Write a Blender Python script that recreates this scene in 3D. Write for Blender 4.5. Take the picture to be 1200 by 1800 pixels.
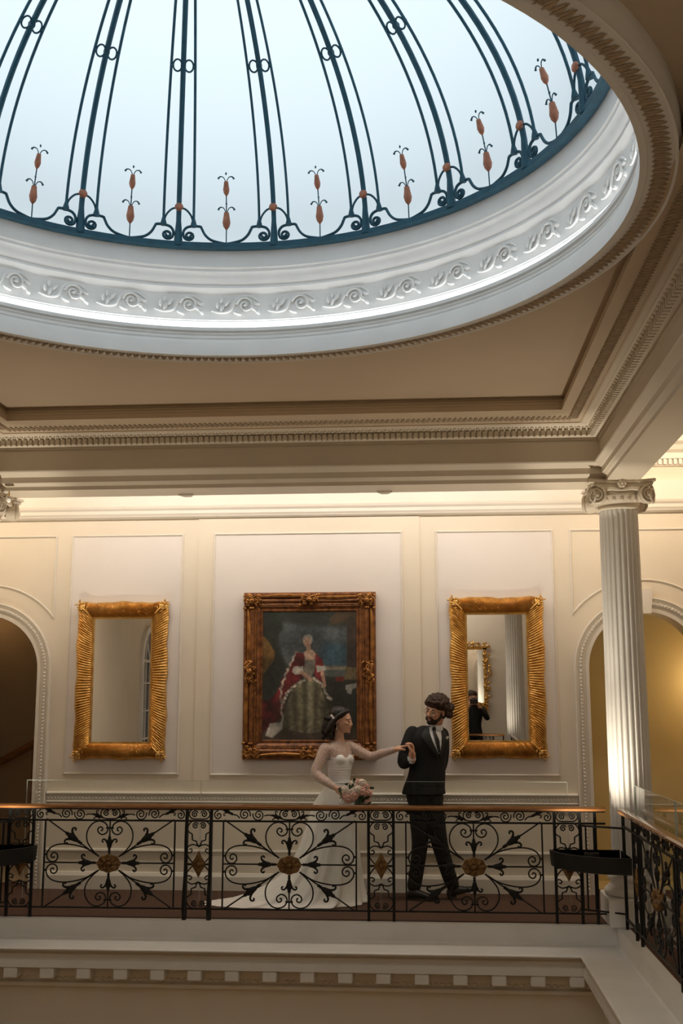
import bpy, math, random
from mathutils import Vector, Matrix, noise
random.seed(7)
PI = math.pi
scene = bpy.context.scene
for o in list(bpy.data.objects):
    bpy.data.objects.remove(o)
col = scene.collection

# ------------------------------------------------------------------ camera
cam_d = bpy.data.cameras.new('camera')
cam_d.sensor_fit = 'VERTICAL'
cam_d.sensor_height = 36.0
cam_d.sensor_width = 24.0
cam_d.lens = 36.0 * 1960.0 / 1800.0
cam_d.clip_start = 0.05
cam_d.clip_end = 200
cam = bpy.data.objects.new('camera', cam_d)
col.objects.link(cam)
_r = Vector((0.99712, 0.07578, -0.00089)).normalized()
_u = Vector((0.01384, -0.17059, 0.98524)).normalized()
_b = _r.cross(_u).normalized()
_u = _b.cross(_r).normalized()
cam.matrix_world = Matrix(((_r.x, _u.x, _b.x, 0), (_r.y, _u.y, _b.y, 0), (_r.z, _u.z, _b.z, 1.66), (0, 0, 0, 1)))
scene.camera = cam

# ------------------------------------------------------------------ world, lights, exposure
SKY = 1.08             # even overcast sky above the frosted dome
world = bpy.data.worlds.new('sky')
scene.world = world
world.use_nodes = True
world.node_tree.nodes['Background'].inputs[0].default_value = (0.80, 0.93, 1.0, 1)
world.node_tree.nodes['Background'].inputs[1].default_value = SKY
scene.view_settings.view_transform = 'Standard'
scene.view_settings.look = 'None'
scene.view_settings.gamma = 1.0
scene.view_settings.use_curve_mapping = False
scene.view_settings.exposure = 0.36
WARM = (1.0, 0.66, 0.34)
SOFT = (1.0, 0.83, 0.62)

def area_light(name, loc, size_x, size_y, power, color, target):
    d = bpy.data.lights.new(name, 'AREA')
    d.shape = 'RECTANGLE'
    d.size = size_x
    d.size_y = size_y
    d.energy = power
    d.color = color
    o = bpy.data.objects.new(name, d)
    col.objects.link(o)
    o.location = loc
    o.rotation_euler = (Vector(target) - Vector(loc)).to_track_quat('-Z', 'Y').to_euler()
    return o

def point_light(name, loc, power, color, r=0.05):
    d = bpy.data.lights.new(name, 'POINT')
    d.energy = power
    d.color = color
    d.shadow_soft_size = r
    o = bpy.data.objects.new(name, d)
    col.objects.link(o)
    o.location = loc
    return o

def spot_light(name, loc, target, power, color, angle, r=0.03, blend=0.5):
    d = bpy.data.lights.new(name, 'SPOT')
    d.energy = power
    d.color = color
    d.spot_size = angle
    d.spot_blend = blend
    d.shadow_soft_size = r
    o = bpy.data.objects.new(name, d)
    col.objects.link(o)
    o.location = loc
    o.rotation_euler = (Vector(target) - Vector(loc)).to_track_quat('-Z', 'Y').to_euler()
    return o

XC = -1.11            # plan centre of the light well
YC = 4.78
def mx(x):
    return 2 * XC - x
def my(y):
    return 2 * YC - y
WALL = 10.52

# cove strips hidden on the gallery side of the beams, washing the outer walls
area_light('cove_strip_back', (XC, 9.52, 3.98), 4.6, 0.06, 28, (1.0, 0.94, 0.87), (XC, WALL, 2.6))
area_light('cove_strip_back_right', (2.30, 9.52, 3.98), 1.3, 0.06, 10, SOFT, (2.30, WALL, 3.4))
area_light('cove_strip_back_left', (mx(2.30), 9.52, 3.98), 1.3, 0.06, 10, SOFT, (mx(2.30), WALL, 3.4))
area_light('cove_strip_front', (XC, my(9.52), 3.98), 4.6, 0.06, 28, (1.0, 0.94, 0.87), (XC, my(WALL), 2.6))
area_light('cove_strip_right', (1.90, YC, 3.98), 0.06, 8.0, 30, SOFT, (2.95, YC, 3.5))
area_light('cove_strip_left', (mx(1.90), YC, 3.98), 0.06, 8.0, 30, SOFT, (mx(2.95), YC, 3.5))
# uplights standing in the corner trays
for _x, _y in ((1.14, 8.80), (mx(1.14), 8.80), (1.14, my(8.80)), (mx(1.14), my(8.80))):
    spot_light('corner_uplight', (_x, _y, 0.57), (_x + (0.06 if _x > XC else -0.06), _y + (0.06 if _y > YC else -0.06), 3.6), 86 if _y > YC else 30, (1.0, 0.88, 0.70), 1.95, 0.07, 0.9)
    spot_light('corner_uplight_narrow', (_x, _y, 0.60), (_x + (0.28 if _x > XC else -0.28), _y + (0.22 if _y > YC else -0.22), 3.6), 95 if _y > YC else 40, (1.0, 0.90, 0.74), 0.52, 0.03, 0.8)
# lamps of the hall below and of the right arched passage
point_light('hall_lamp', (XC, 6.3, -2.6), 5, WARM, 0.25)
point_light('hall_lamp_near', (XC, 3.0, -2.6), 5, WARM, 0.25)
point_light('stair_fill', (-4.9, 12.3, 2.7), 1.2, WARM, 0.06)  # unseen fill added to lighten the dark left passage
point_light('passage_lamp', (2.72, 11.08, 1.9), 3, (1.0, 0.74, 0.44), 0.08)

# ------------------------------------------------------------------ materials
MATS = {}
def mat(name, color, rough=0.6, metal=0.0, vary=0.0, scale=8.0, bump=0.0, bscale=60.0, spec=0.5, alpha=1.0, emit=None, estr=0.0, coat=0.0, subs=0.0, color2=None, stretch=None):
    m = bpy.data.materials.new(name)
    m.use_nodes = True
    nt = m.node_tree
    b = nt.nodes['Principled BSDF']
    b.inputs['Base Color'].default_value = (*color, 1)
    b.inputs['Roughness'].default_value = rough
    b.inputs['Metallic'].default_value = metal
    b.inputs['Specular IOR Level'].default_value = spec
    b.inputs['Alpha'].default_value = alpha
    if coat:
        b.inputs['Coat Weight'].default_value = coat
    if subs:
        b.inputs['Subsurface Weight'].default_value = subs
        b.inputs['Subsurface Radius'].default_value = (0.01, 0.005, 0.003)
    if emit:
        b.inputs['Emission Color'].default_value = (*emit, 1)
        b.inputs['Emission Strength'].default_value = estr
    if vary or bump or color2:
        tc = nt.nodes.new('ShaderNodeTexCoord')
        mp = nt.nodes.new('ShaderNodeMapping')
        if stretch:
            mp.inputs['Scale'].default_value = stretch
        nt.links.new(tc.outputs['Object'], mp.inputs['Vector'])
    if vary or color2:
        n = nt.nodes.new('ShaderNodeTexNoise')
        n.inputs['Scale'].default_value = scale
        n.inputs['Detail'].default_value = 5
        nt.links.new(mp.outputs['Vector'], n.inputs['Vector'])
        r = nt.nodes.new('ShaderNodeValToRGB')
        c2 = color2 if color2 else tuple(max(0, c * (1 - vary)) for c in color)
        c1 = color if color2 else tuple(min(1, c * (1 + vary)) for c in color)
        r.color_ramp.elements[0].position = 0.3
        r.color_ramp.elements[1].position = 0.7
        r.color_ramp.elements[0].color = (*c2, 1)
        r.color_ramp.elements[1].color = (*c1, 1)
        nt.links.new(n.outputs['Fac'], r.inputs['Fac'])
        nt.links.new(r.outputs['Color'], b.inputs['Base Color'])
    if bump:
        n2 = nt.nodes.new('ShaderNodeTexNoise')
        n2.inputs['Scale'].default_value = bscale
        n2.inputs['Detail'].default_value = 4
        nt.links.new(mp.outputs['Vector'], n2.inputs['Vector'])
        bp = nt.nodes.new('ShaderNodeBump')
        bp.inputs['Strength'].default_value = bump
        bp.inputs['Distance'].default_value = 0.01
        nt.links.new(n2.outputs['Fac'], bp.inputs['Height'])
        nt.links.new(bp.outputs['Normal'], b.inputs['Normal'])
    MATS[name] = m
    return m

def clear_glass(name, tint, refl_rough=0.0, ior=1.45, opacity=0.0):
    m = bpy.data.materials.new(name)
    m.use_nodes = True
    nt = m.node_tree
    nt.nodes.clear()
    out = nt.nodes.new('ShaderNodeOutputMaterial')
    tr = nt.nodes.new('ShaderNodeBsdfTransparent')
    tr.inputs[0].default_value = (*tint, 1)
    gl = nt.nodes.new('ShaderNodeBsdfGlossy')
    gl.inputs['Roughness'].default_value = refl_rough
    lw = nt.nodes.new('ShaderNodeLayerWeight')
    lw.inputs['Blend'].default_value = 0.5
    pw = nt.nodes.new('ShaderNodeMath')
    pw.operation = 'POWER'
    pw.inputs[1].default_value = 4.0
    ml = nt.nodes.new('ShaderNodeMath')
    ml.operation = 'MULTIPLY_ADD'
    ml.inputs[1].default_value = 0.9
    ml.inputs[2].default_value = 0.022 * ior / 1.45
    nt.links.new(lw.outputs['Facing'], pw.inputs[0])
    nt.links.new(pw.outputs[0], ml.inputs[0])
    mx_ = nt.nodes.new('ShaderNodeMixShader')
    nt.links.new(ml.outputs[0], mx_.inputs[0])
    nt.links.new(tr.outputs[0], mx_.inputs[1])
    nt.links.new(gl.outputs[0], mx_.inputs[2])
    nt.links.new(mx_.outputs[0], out.inputs[0])
    MATS[name] = m
    return m

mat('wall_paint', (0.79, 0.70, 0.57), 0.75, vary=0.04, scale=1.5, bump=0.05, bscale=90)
mat('plaster', (0.72, 0.64, 0.52), 0.48, vary=0.03, scale=2.0, bump=0.04, bscale=70)
mat('trim_paint', (0.78, 0.72, 0.63), 0.5, vary=0.03, scale=3)
mat('white_paint', (0.80, 0.78, 0.74), 0.45, vary=0.04, scale=4)
mat('drum_plaster', (0.90, 0.89, 0.87), 0.6, vary=0.03, scale=5)
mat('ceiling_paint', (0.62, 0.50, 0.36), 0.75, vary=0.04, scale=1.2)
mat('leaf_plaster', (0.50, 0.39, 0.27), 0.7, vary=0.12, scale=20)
mat('amber_paint', (0.74, 0.60, 0.30), 0.8, vary=0.05, scale=1.5)
mat('dark_passage', (0.50, 0.38, 0.24), 0.8, vary=0.08, scale=2)
mat('carpet', (0.085, 0.040, 0.024), 0.95, vary=0.25, scale=40, bump=0.3, bscale=300)
mat('hall_floor', (0.52, 0.38, 0.24), 0.4, vary=0.2, scale=3)
mat('hall_wall', (0.62, 0.52, 0.38), 0.8, vary=0.08, scale=2)
mat('black_iron', (0.012, 0.012, 0.012), 0.45, metal=0.5, vary=0.3, scale=30, bump=0.15, bscale=80)
mat('bronze', (0.30, 0.17, 0.06), 0.42, metal=0.6, color2=(0.10, 0.05, 0.02), scale=45, bump=0.4, bscale=60)
mat('handrail_wood', (0.34, 0.15, 0.05), 0.22, coat=0.6, color2=(0.20, 0.08, 0.025), scale=9, stretch=(1, 12, 12))
mat('brass', (0.75, 0.50, 0.20), 0.22, metal=1.0, vary=0.1)
mat('gilt', (0.85, 0.54, 0.18), 0.32, metal=0.85, color2=(0.55, 0.29, 0.07), scale=14, bump=0.25, bscale=90)
mat('old_gilt', (0.58, 0.28, 0.08), 0.36, metal=0.75, color2=(0.20, 0.08, 0.025), scale=12, bump=0.35, bscale=80)
mat('frame_wood', (0.34, 0.135, 0.045), 0.4, metal=0.35, color2=(0.09, 0.032, 0.014), scale=18, stretch=(1, 1, 1), bump=0.2, bscale=60)
mat('mirror_silver', (0.93, 0.92, 0.90), 0.0, metal=1.0)
mat('dome_iron', (0.012, 0.075, 0.115), 0.55, metal=0.2, vary=0.2, scale=20)  # blue in the colour stands in for daylight bloom on dark iron
mat('dome_copper', (0.42, 0.17, 0.10), 0.5, metal=0.3, vary=0.25, scale=30)
mat('bulb_glass', (0.9, 0.9, 0.85), 0.2, emit=(1.0, 0.9, 0.7), estr=0.35)
mat('window_dark', (0.05, 0.06, 0.08), 0.1)
mat('tray_metal', (0.008, 0.008, 0.008), 0.5, metal=0.2)
def frosted_glass(name, c):
    m = bpy.data.materials.new(name)
    m.use_nodes = True
    nt = m.node_tree
    nt.nodes.clear()
    out = nt.nodes.new('ShaderNodeOutputMaterial')
    tr = nt.nodes.new('ShaderNodeBsdfTranslucent')
    tr.inputs[0].default_value = (*c, 1)
    nt.links.new(tr.outputs[0], out.inputs[0])
    MATS[name] = m
frosted_glass('dome_glass', (0.82, 0.82, 0.82))
mat('cove_strip', (0.9, 0.9, 0.9), 0.5, emit=(0.93, 0.97, 1.0), estr=6.2)
mat('blocker_grey', (0.20, 0.21, 0.22), 0.8)
mat('panel_paint', (0.80, 0.74, 0.69), 0.75, vary=0.03, scale=1.5, bump=0.05, bscale=90)
clear_glass('clear_glass', (0.93, 0.96, 0.95))
clear_glass('edge_glass', (0.72, 0.84, 0.80), 0.05, 1.8)
mat('glass_edge', (0.40, 0.47, 0.43), 0.3, spec=0.5)

# ------------------------------------------------------------------ mesh helpers
class MB:
    def __init__(self):
        self.v = []
        self.f = []
    def add(self, verts, faces, M=None):
        n = len(self.v)
        if M is not None:
            verts = [M @ Vector(p) for p in verts]
        self.v.extend([tuple(p) for p in verts])
        self.f.extend([tuple(i + n for i in f) for f in faces])
        return self
    def box(self, x0, x1, y0, y1, z0, z1, M=None, bev=0.0):
        if x0 > x1: x0, x1 = x1, x0
        if y0 > y1: y0, y1 = y1, y0
        if z0 > z1: z0, z1 = z1, z0
        if not bev:
            vs = [(x0, y0, z0), (x1, y0, z0), (x1, y1, z0), (x0, y1, z0), (x0, y0, z1), (x1, y0, z1), (x1, y1, z1), (x0, y1, z1)]
            fs = [(0, 3, 2, 1), (4, 5, 6, 7), (0, 1, 5, 4), (1, 2, 6, 5), (2, 3, 7, 6), (3, 0, 4, 7)]
            return self.add(vs, fs, M)
        b = min(bev, (x1 - x0) / 2.01, (y1 - y0) / 2.01, (z1 - z0) / 2.01)
        rings = []
        for (z, i) in ((z0, b), (z0 + b, 0), (z1 - b, 0), (z1, b)):
            rings.append([(x0 + i + b * (i == 0) * 0 + (b if i == 0 else 0), y0 + i, z), (x1 - i - (b if i == 0 else 0), y0 + i, z), (x1 - i, y0 + i + (b if i == 0 else 0), z), (x1 - i, y1 - i - (b if i == 0 else 0), z),
                          (x1 - i - (b if i == 0 else 0), y1 - i, z), (x0 + i + (b if i == 0 else 0), y1 - i, z), (x0 + i, y1 - i - (b if i == 0 else 0), z), (x0 + i, y0 + i + (b if i == 0 else 0), z)])
        return self.loft(rings, True, True, True, M)
    def loft(self, rings, closed=True, cap0=False, cap1=False, M=None):
        n = len(rings[0])
        vs = [p for r in rings for p in r]
        fs = []
        for i in range(len(rings) - 1):
            for j in range(n if closed else n - 1):
                k = (j + 1) % n
                fs.append((i * n + j, i * n + k, (i + 1) * n + k, (i + 1) * n + j))
        if cap0: fs.append(tuple(reversed(range(n))))
        if cap1: fs.append(tuple(range((len(rings) - 1) * n, len(rings) * n)))
        return self.add(vs, fs, M)
    def lathe(self, prof, seg=32, M=None, a0=0.0, a1=None, cap=False, center=(0, 0)):
        full = a1 is None
        a1 = a0 + 2 * PI if full else a1
        m = seg if full else seg + 1
        rings = []
        for r, z in prof:
            rings.append([(center[0] + r * math.cos(a0 + (a1 - a0) * k / seg), center[1] + r * math.sin(a0 + (a1 - a0) * k / seg), z) for k in range(m)])
        return self.loft(rings, full, cap, cap, M)
    def tube(self, path, rad, n=6, caps=True, M=None, closed=False, flat=1.0, axis=None):
        pts = [Vector(p) for p in path]
        m = len(pts)
        rs = rad if isinstance(rad, (list, tuple)) else [rad] * m
        rings = []
        up = None
        for i in range(m):
            if closed:
                t = pts[(i + 1) % m] - pts[i - 1]
            else:
                t = pts[min(i + 1, m - 1)] - pts[max(i - 1, 0)]
            if t.length < 1e-9:
                t = Vector((0, 0, 1))
            t.normalize()
            if axis is not None:
                u = Vector(axis)
                u = u - t * u.dot(t)
                if u.length < 1e-6:
                    u = t.orthogonal()
            elif up is None:
                u = t.orthogonal()
            else:
                u = up - t * up.dot(t)
                if u.length < 1e-6:
                    u = t.orthogonal()
            u.normalize()
            up = u
            w = t.cross(u)
            rings.append([tuple(pts[i] + (u * math.cos(2 * PI * k / n) * flat + w * math.sin(2 * PI * k / n)) * rs[i]) for k in range(n)])
        if closed:
            rings.append(rings[0])
            return self.loft(rings, True, False, False, M)
        return self.loft(rings, True, caps, caps, M)
    def ell(self, c, r, seg=12, rings=8, M=None, rot=None):
        c = Vector(c)
        rows = []
        for i in range(rings + 1):
            a = -PI / 2 + PI * i / rings
            a = max(-PI / 2 + 0.02, min(PI / 2 - 0.02, a))
            row = []
            for k in range(seg):
                b = 2 * PI * k / seg
                p = Vector((r[0] * math.cos(a) * math.cos(b), r[1] * math.cos(a) * math.sin(b), r[2] * math.sin(a)))
                if rot is not None:
                    p = rot @ p
                row.append(tuple(c + p))
            rows.append(row)
        return self.loft(rows, True, True, True, M)
    def prism(self, poly, d0, d1, axis='y', M=None):
        def P(a, b, d):
            return (a, d, b) if axis == 'y' else ((d, a, b) if axis == 'x' else (a, b, d))
        n = len(poly)
        vs = [P(a, b, d0) for a, b in poly] + [P(a, b, d1) for a, b in poly]
        fs = [tuple(range(n)), tuple(reversed(range(n, 2 * n)))]
        for i in range(n):
            j = (i + 1) % n
            fs.append((i, i + n, j + n, j))
        return self.add(vs, fs, M)
    def mesh(self, name, smooth=False):
        me = bpy.data.meshes.new(name)
        me.from_pydata(self.v, [], self.f)
        me.validate(clean_customdata=False)
        if smooth:
            me.polygons.foreach_set('use_smooth', [True] * len(me.polygons))
        fix_normals(me)
        if smooth:
            try:
                me.set_sharp_from_angle(angle=math.radians(smooth if smooth is not True else 45))
            except Exception:
                pass
        me.update()
        return me
    def build(self, name, m, parent=None, smooth=False, loc=None, rot=None):
        return link(name, self.mesh(name, smooth), m, parent, loc, rot)

import bmesh
def fix_normals(me):
    bm = bmesh.new()
    bm.from_mesh(me)
    bmesh.ops.recalc_face_normals(bm, faces=bm.faces)
    bm.to_mesh(me)
    bm.free()

def link(name, me, m=None, parent=None, loc=None, rot=None):
    o = bpy.data.objects.new(name, me)
    if m is not None and me is not None:
        if not me.materials:
            me.materials.append(MATS[m] if isinstance(m, str) else m)
    col.objects.link(o)
    if parent is not None:
        o.parent = parent
    if loc is not None:
        o.location = loc
    if rot is not None:
        o.rotation_euler = rot
    return o

def tag(o, label, cat, group=None, kind=None):
    o['label'] = label
    o['category'] = cat
    if group: o['group'] = group
    if kind: o['kind'] = kind
    return o

def thing(name, label, cat, loc=(0, 0, 0), rotz=0.0, group=None, kind=None):
    o = bpy.data.objects.new(name, None)
    o.empty_display_size = 0.1
    col.objects.link(o)
    o.location = loc
    o.rotation_euler = (0, 0, rotz)
    return tag(o, label, cat, group, kind)

def copy_tree(o, parent=None):
    c = o.copy()
    col.objects.link(c)
    c.parent = parent
    for ch in list(o.children):
        copy_tree(ch, c)
    return c

def cr(pts, n=6, closed=False):
    """Catmull-Rom subdivision of control points of any dimension."""
    out = []
    m = len(pts)
    rng = range(m) if closed else range(m - 1)
    for i in rng:
        p1 = pts[i]
        p2 = pts[(i + 1) % m]
        p0 = pts[i - 1] if (i > 0 or closed) else p1
        p3 = pts[(i + 2) % m] if (i + 2 < m or closed) else p2
        for k in range(n):
            t = k / n
            out.append(tuple(0.5 * ((2 * b) + (-a + c) * t + (2 * a - 5 * b + 4 * c - d) * t * t + (-a + 3 * b - 3 * c + d) * t ** 3) for a, b, c, d in zip(p0, p1, p2, p3)))
    if not closed:
        out.append(tuple(pts[-1]))
    return out

def spiral(cx, cy, r0, turns, a0, cw=1, n=14, r1=0.12):
    """2D spiral from radius r0 at angle a0 winding inwards."""
    m = int(n * turns)
    return [(cx + r0 * (1 - (1 - r1) * k / m) * math.cos(a0 + cw * 2 * PI * turns * k / m), cy + r0 * (1 - (1 - r1) * k / m) * math.sin(a0 + cw * 2 * PI * turns * k / m)) for k in range(m + 1)]

# ------------------------------------------------------------------ rectangular frames round the well
def side_strip(levels, side):
    """levels: (x_right, y_far, z); returns loft rings along one side with mitred ends."""
    mb = MB()
    rows0, rows1 = [], []
    for xr, yf, z in levels:
        xl, yn = mx(xr), my(yf)
        c = {'far': ((xl, yf), (xr, yf)), 'right': ((xr, yf), (xr, yn)), 'near': ((xr, yn), (xl, yn)), 'left': ((xl, yn), (xl, yf))}[side]
        rows0.append((c[0][0], c[0][1], z))
        rows1.append((c[1][0], c[1][1], z))
    mb.loft([rows0, rows1], closed=False)
    return mb
# ================================================================== SETTING
SIDES = ('far', 'right', 'near', 'left')
SIDE_WORDS = {'far': 'behind the couple', 'right': 'on the right of the well', 'near': 'on the near side of the well', 'left': 'on the left of the well'}
RX, LX = 2.95, mx(2.95)
NY = my(WALL)
CEIL = 4.15
_trim = [0]
def trim(mb, label, m='trim_paint', smooth=False, cat='moulding'):
    _trim[0] += 1
    o = mb.build('trim_%d' % _trim[0], m, smooth=smooth)
    return tag(o, label, cat, kind='structure')

# gallery floor (a frame round the well)
mb = MB()
vx0, vx1, vy0, vy1 = mx(1.50), 1.50, my(9.13), 9.13
for a, b, c, d in ((LX, RX, vy1, WALL + 0.3), (LX, RX, NY, vy0), (LX, vx0, vy0, vy1), (vx1, RX, vy0, vy1)):
    mb.box(a, b, c, d, -0.12, 0.0)
tag(mb.build('floor', 'carpet'), 'dark brown carpet of the gallery floor behind the railing', 'floor', kind='structure')

# ---- back wall with two arched openings and a slightly proud middle bay
ARC_R, ARC_Z = 0.515, 2.0
ARCS = (2.0, mx(2.0))
def wall_with_arches(y, inner, arcs, x0, x1, thick):
    mb = MB()
    xs = [x0, x1]
    for xa in arcs:
        xs += [xa - ARC_R * math.cos(PI * k / 24) for k in range(25)]
    xs = sorted(set(round(x, 5) for x in xs))
    for a, b in zip(xs[:-1], xs[1:]):
        c = (a + b) / 2
        hit = [xa for xa in arcs if abs(c - xa) < ARC_R]
        za = zb = 0.0
        if hit:
            za = ARC_Z + math.sqrt(max(0, ARC_R ** 2 - (a - hit[0]) ** 2))
            zb = ARC_Z + math.sqrt(max(0, ARC_R ** 2 - (b - hit[0]) ** 2))
        mb.add([(a, y, za), (b, y, zb), (b, y, CEIL + 0.1), (a, y, CEIL + 0.1)], [(0, 1, 2, 3)])
    for xa in arcs:       # reveals
        path = [(xa - ARC_R, 0.0)] + [(xa - ARC_R * math.cos(PI * k / 24), ARC_Z + ARC_R * math.sin(PI * k / 24)) for k in range(25)] + [(xa + ARC_R, 0.0)]
        for p, q in zip(path[:-1], path[1:]):
            mb.add([(p[0], y, p[1]), (q[0], y, q[1]), (q[0], y + thick, q[1]), (p[0], y + thick, p[1])], [(0, 1, 2, 3)])
    return mb
mb = wall_with_arches(WALL, None, ARCS, LX, RX, 0.26)
mb.box(-2.18, -0.055, WALL - 0.012, WALL + 0.01, 0.0, 3.44)
wall_back = tag(mb.build('wall_back', 'wall_paint'), 'cream panelled gallery wall behind the couple', 'wall', kind='structure')

# other outer walls
mb = MB(); mb.box(RX, RX + 0.1, NY, WALL, -0.12, CEIL + 0.1)
tag(mb.build('wall_right', 'wall_paint'), 'cream outer wall of the right gallery', 'wall', kind='structure')
mb = MB(); mb.box(LX - 0.1, LX, NY, WALL, -0.12, CEIL + 0.1)
tag(mb.build('wall_left', 'wall_paint'), 'cream outer wall of the left gallery', 'wall', kind='structure')
mb = MB(); mb.box(LX - 0.1, RX + 0.1, NY - 0.1, NY, -0.12, CEIL + 0.1)
tag(mb.build('wall_front', 'wall_paint'), 'cream gallery wall on the near side, seen only in the mirrors', 'wall', kind='structure')

# passages behind the arches
def passage(xa, depth, m, label, sx):
    mb = MB()
    y0, y1 = WALL + 0.26, WALL + 0.26 + depth
    a, b = xa - 0.9, xa + 0.9
    mb.add([(a, y1, -0.1), (b, y1, -0.1), (b, y1, 3.1), (a, y1, 3.1)], [(0, 1, 2, 3)])
    mb.add([(a, y0, -0.1), (a, y1, -0.1), (a, y1, 3.1), (a, y0, 3.1)], [(0, 1, 2, 3)])
    mb.add([(b, y0, -0.1), (b, y1, -0.1), (b, y1, 3.1), (b, y0, 3.1)], [(0, 1, 2, 3)])
    mb.add([(a, y0, 3.1), (b, y0, 3.1), (b, y1, 3.1), (a, y1, 3.1)], [(0, 1, 2, 3)])
    mb.add([(a, y0, 0.0), (b, y0, 0.0), (b, y1, 0.0), (a, y1, 0.0)], [(0, 1, 2, 3)])
    mb.add([(a, y0, -0.1), (xa - ARC_R, y0, -0.1), (xa - ARC_R, y0, 3.1), (a, y0, 3.1)], [(0, 1, 2, 3)])
    mb.add([(b, y0, -0.1), (xa + ARC_R, y0, -0.1), (xa + ARC_R, y0, 3.1), (b, y0, 3.1)], [(0, 1, 2, 3)])
    return mb
tag(passage(2.0, 0.55, 'amber_paint', '', 1).build('wall_alcove', 'amber_paint'), 'warm ochre wall seen through the right arch', 'wall', kind='structure')
tag(passage(mx(2.0), 1.9, 'dark_passage', '', 1).build('wall_passage', 'dark_passage'), 'dim brown stair passage seen through the left arch', 'wall', kind='structure')

# gallery ceiling
mb = MB()
ix0, ix1, iy0, iy1 = mx(1.75), 1.75, my(9.40), 9.40
for a, b, c, d in ((LX, RX, iy1, WALL), (LX, RX, NY, iy0), (LX, ix0, iy0, iy1), (ix1, RX, iy0, iy1)):
    mb.box(a, b, c, d, CEIL, CEIL + 0.1)
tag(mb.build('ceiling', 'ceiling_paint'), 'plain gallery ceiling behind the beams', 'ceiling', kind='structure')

# recessed ceiling of the well with the round opening
DX, DY = -1.09, 4.75
R_IN, R_OUT, Z_S = 2.03, 2.20, 3.865
Z_C = 3.975
mb = MB()
N = 96
X0, X1, Y0, Y1 = mx(1.2), 1.2, my(8.6), 8.6
inner = []
outer = []
for k in range(N):
    a = 2 * PI * k / N
    c, s = math.cos(a), math.sin(a)
    inner.append((DX + (R_IN + 0.1) * c, DY + (R_IN + 0.1) * s, Z_C))
    t = min(((X1 - DX) / c if c > 1e-6 else 1e9), ((X0 - DX) / c if c < -1e-6 else 1e9), ((Y1 - DY) / s if s > 1e-6 else 1e9), ((Y0 - DY) / s if s < -1e-6 else 1e9))
    outer.append((DX + t * c, DY + t * s, Z_C))
mb.loft([inner, outer])
for cx_, cy_ in ((X0, Y0), (X1, Y0), (X1, Y1), (X0, Y1)):
    best = sorted(range(N), key=lambda k: (outer[k][0] - cx_) ** 2 + (outer[k][1] - cy_) ** 2)[:2]
    mb.add([outer[best[0]], outer[best[1]], (cx_, cy_, Z_C)], [(0, 1, 2)])
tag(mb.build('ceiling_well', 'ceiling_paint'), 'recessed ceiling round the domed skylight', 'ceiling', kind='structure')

# ---- entablature round the well: soffit, fasciae, frieze, cornice, soffit band, coffer steps
ENT = [(1.75, 9.40, CEIL), (1.75, 9.40, 3.47), (1.74, 9.39, 3.46), (1.47, 9.06, 3.46), (1.47, 9.06, 3.492), (1.455, 9.045, 3.497), (1.44, 9.015, 3.511), (1.43, 9.0, 3.514),
       (1.43, 9.0, 3.562), (1.42, 8.985, 3.565), (1.40, 8.945, 3.578), (1.375, 8.915, 3.590), (1.37, 8.91, 3.600), (1.37, 8.91, 3.606), (1.42, 8.955, 3.612), (1.42, 8.955, 3.775), (1.405, 8.935, 3.785), (1.40, 8.93, 3.80)]
ENT2 = [(1.40, 8.93, 3.80), (1.36, 8.86, 3.80), (1.36, 8.86, 3.845), (1.345, 8.84, 3.852)]
ENT3 = [(1.345, 8.84, 3.852), (1.325, 8.80, 3.858), (1.31, 8.775, 3.872), (1.295, 8.755, 3.876), (1.285, 8.74, 3.868), (1.25, 8.71, 3.868)]
ENT4 = [(1.25, 8.71, 3.868), (1.235, 8.70, 3.868), (1.235, 8.70, 3.875), (1.085, 8.42, 3.875), (1.085, 8.42, 3.868), (1.045, 8.29, 3.868), (1.045, 8.29, 3.905), (1.055, 8.30, 3.912), (1.055, 8.30, 3.930), (1.07, 8.315, 3.938), (1.07, 8.315, 3.955), (1.08, 8.33, 3.962), (1.08, 8.33, Z_C)]
for s in SIDES:
    trim(side_strip(ENT, s), 'plain beam with stepped fasciae ' + SIDE_WORDS[s], 'plaster', cat='beam')
    trim(side_strip(ENT2 + ENT3[1:], s), 'cornice bed moulding carrying small dentils ' + SIDE_WORDS[s], 'plaster', cat='cornice')
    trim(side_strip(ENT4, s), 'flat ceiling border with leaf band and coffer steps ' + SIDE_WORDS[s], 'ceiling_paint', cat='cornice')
trims = {o.name: o for o in bpy.data.objects if o.name.startswith('trim_')}

# dentils: far run as separate blocks, side runs joined
mb = MB(); mb.box(-0.0155, 0.0155, -0.028, 0.012, -0.046, 0.0, bev=0.002)
dent = mb.mesh('dentil')
par = trims['trim_2']
nd = 106
xa, xb = mx(1.35), 1.35
for k in range(nd):
    link('dentil', dent, 'plaster', par, (xa + (xb - xa) * (k + 0.5) / nd, 8.848, 3.842))
for nm, x, sg in (('trim_5', 1.348, 1), ('trim_11', mx(1.348), -1)):
    mb = MB()
    for k in range(150):
        y = my(8.84) + (8.84 - my(8.84)) * (k + 0.5) / 150
        mb.box(x - 0.028 * sg, x + 0.012 * sg, y - 0.0155, y + 0.0155, 3.796, 3.842)
    o = mb.build('dentil_row', 'plaster', trims[nm]); o['kind'] = 'stuff'
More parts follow.
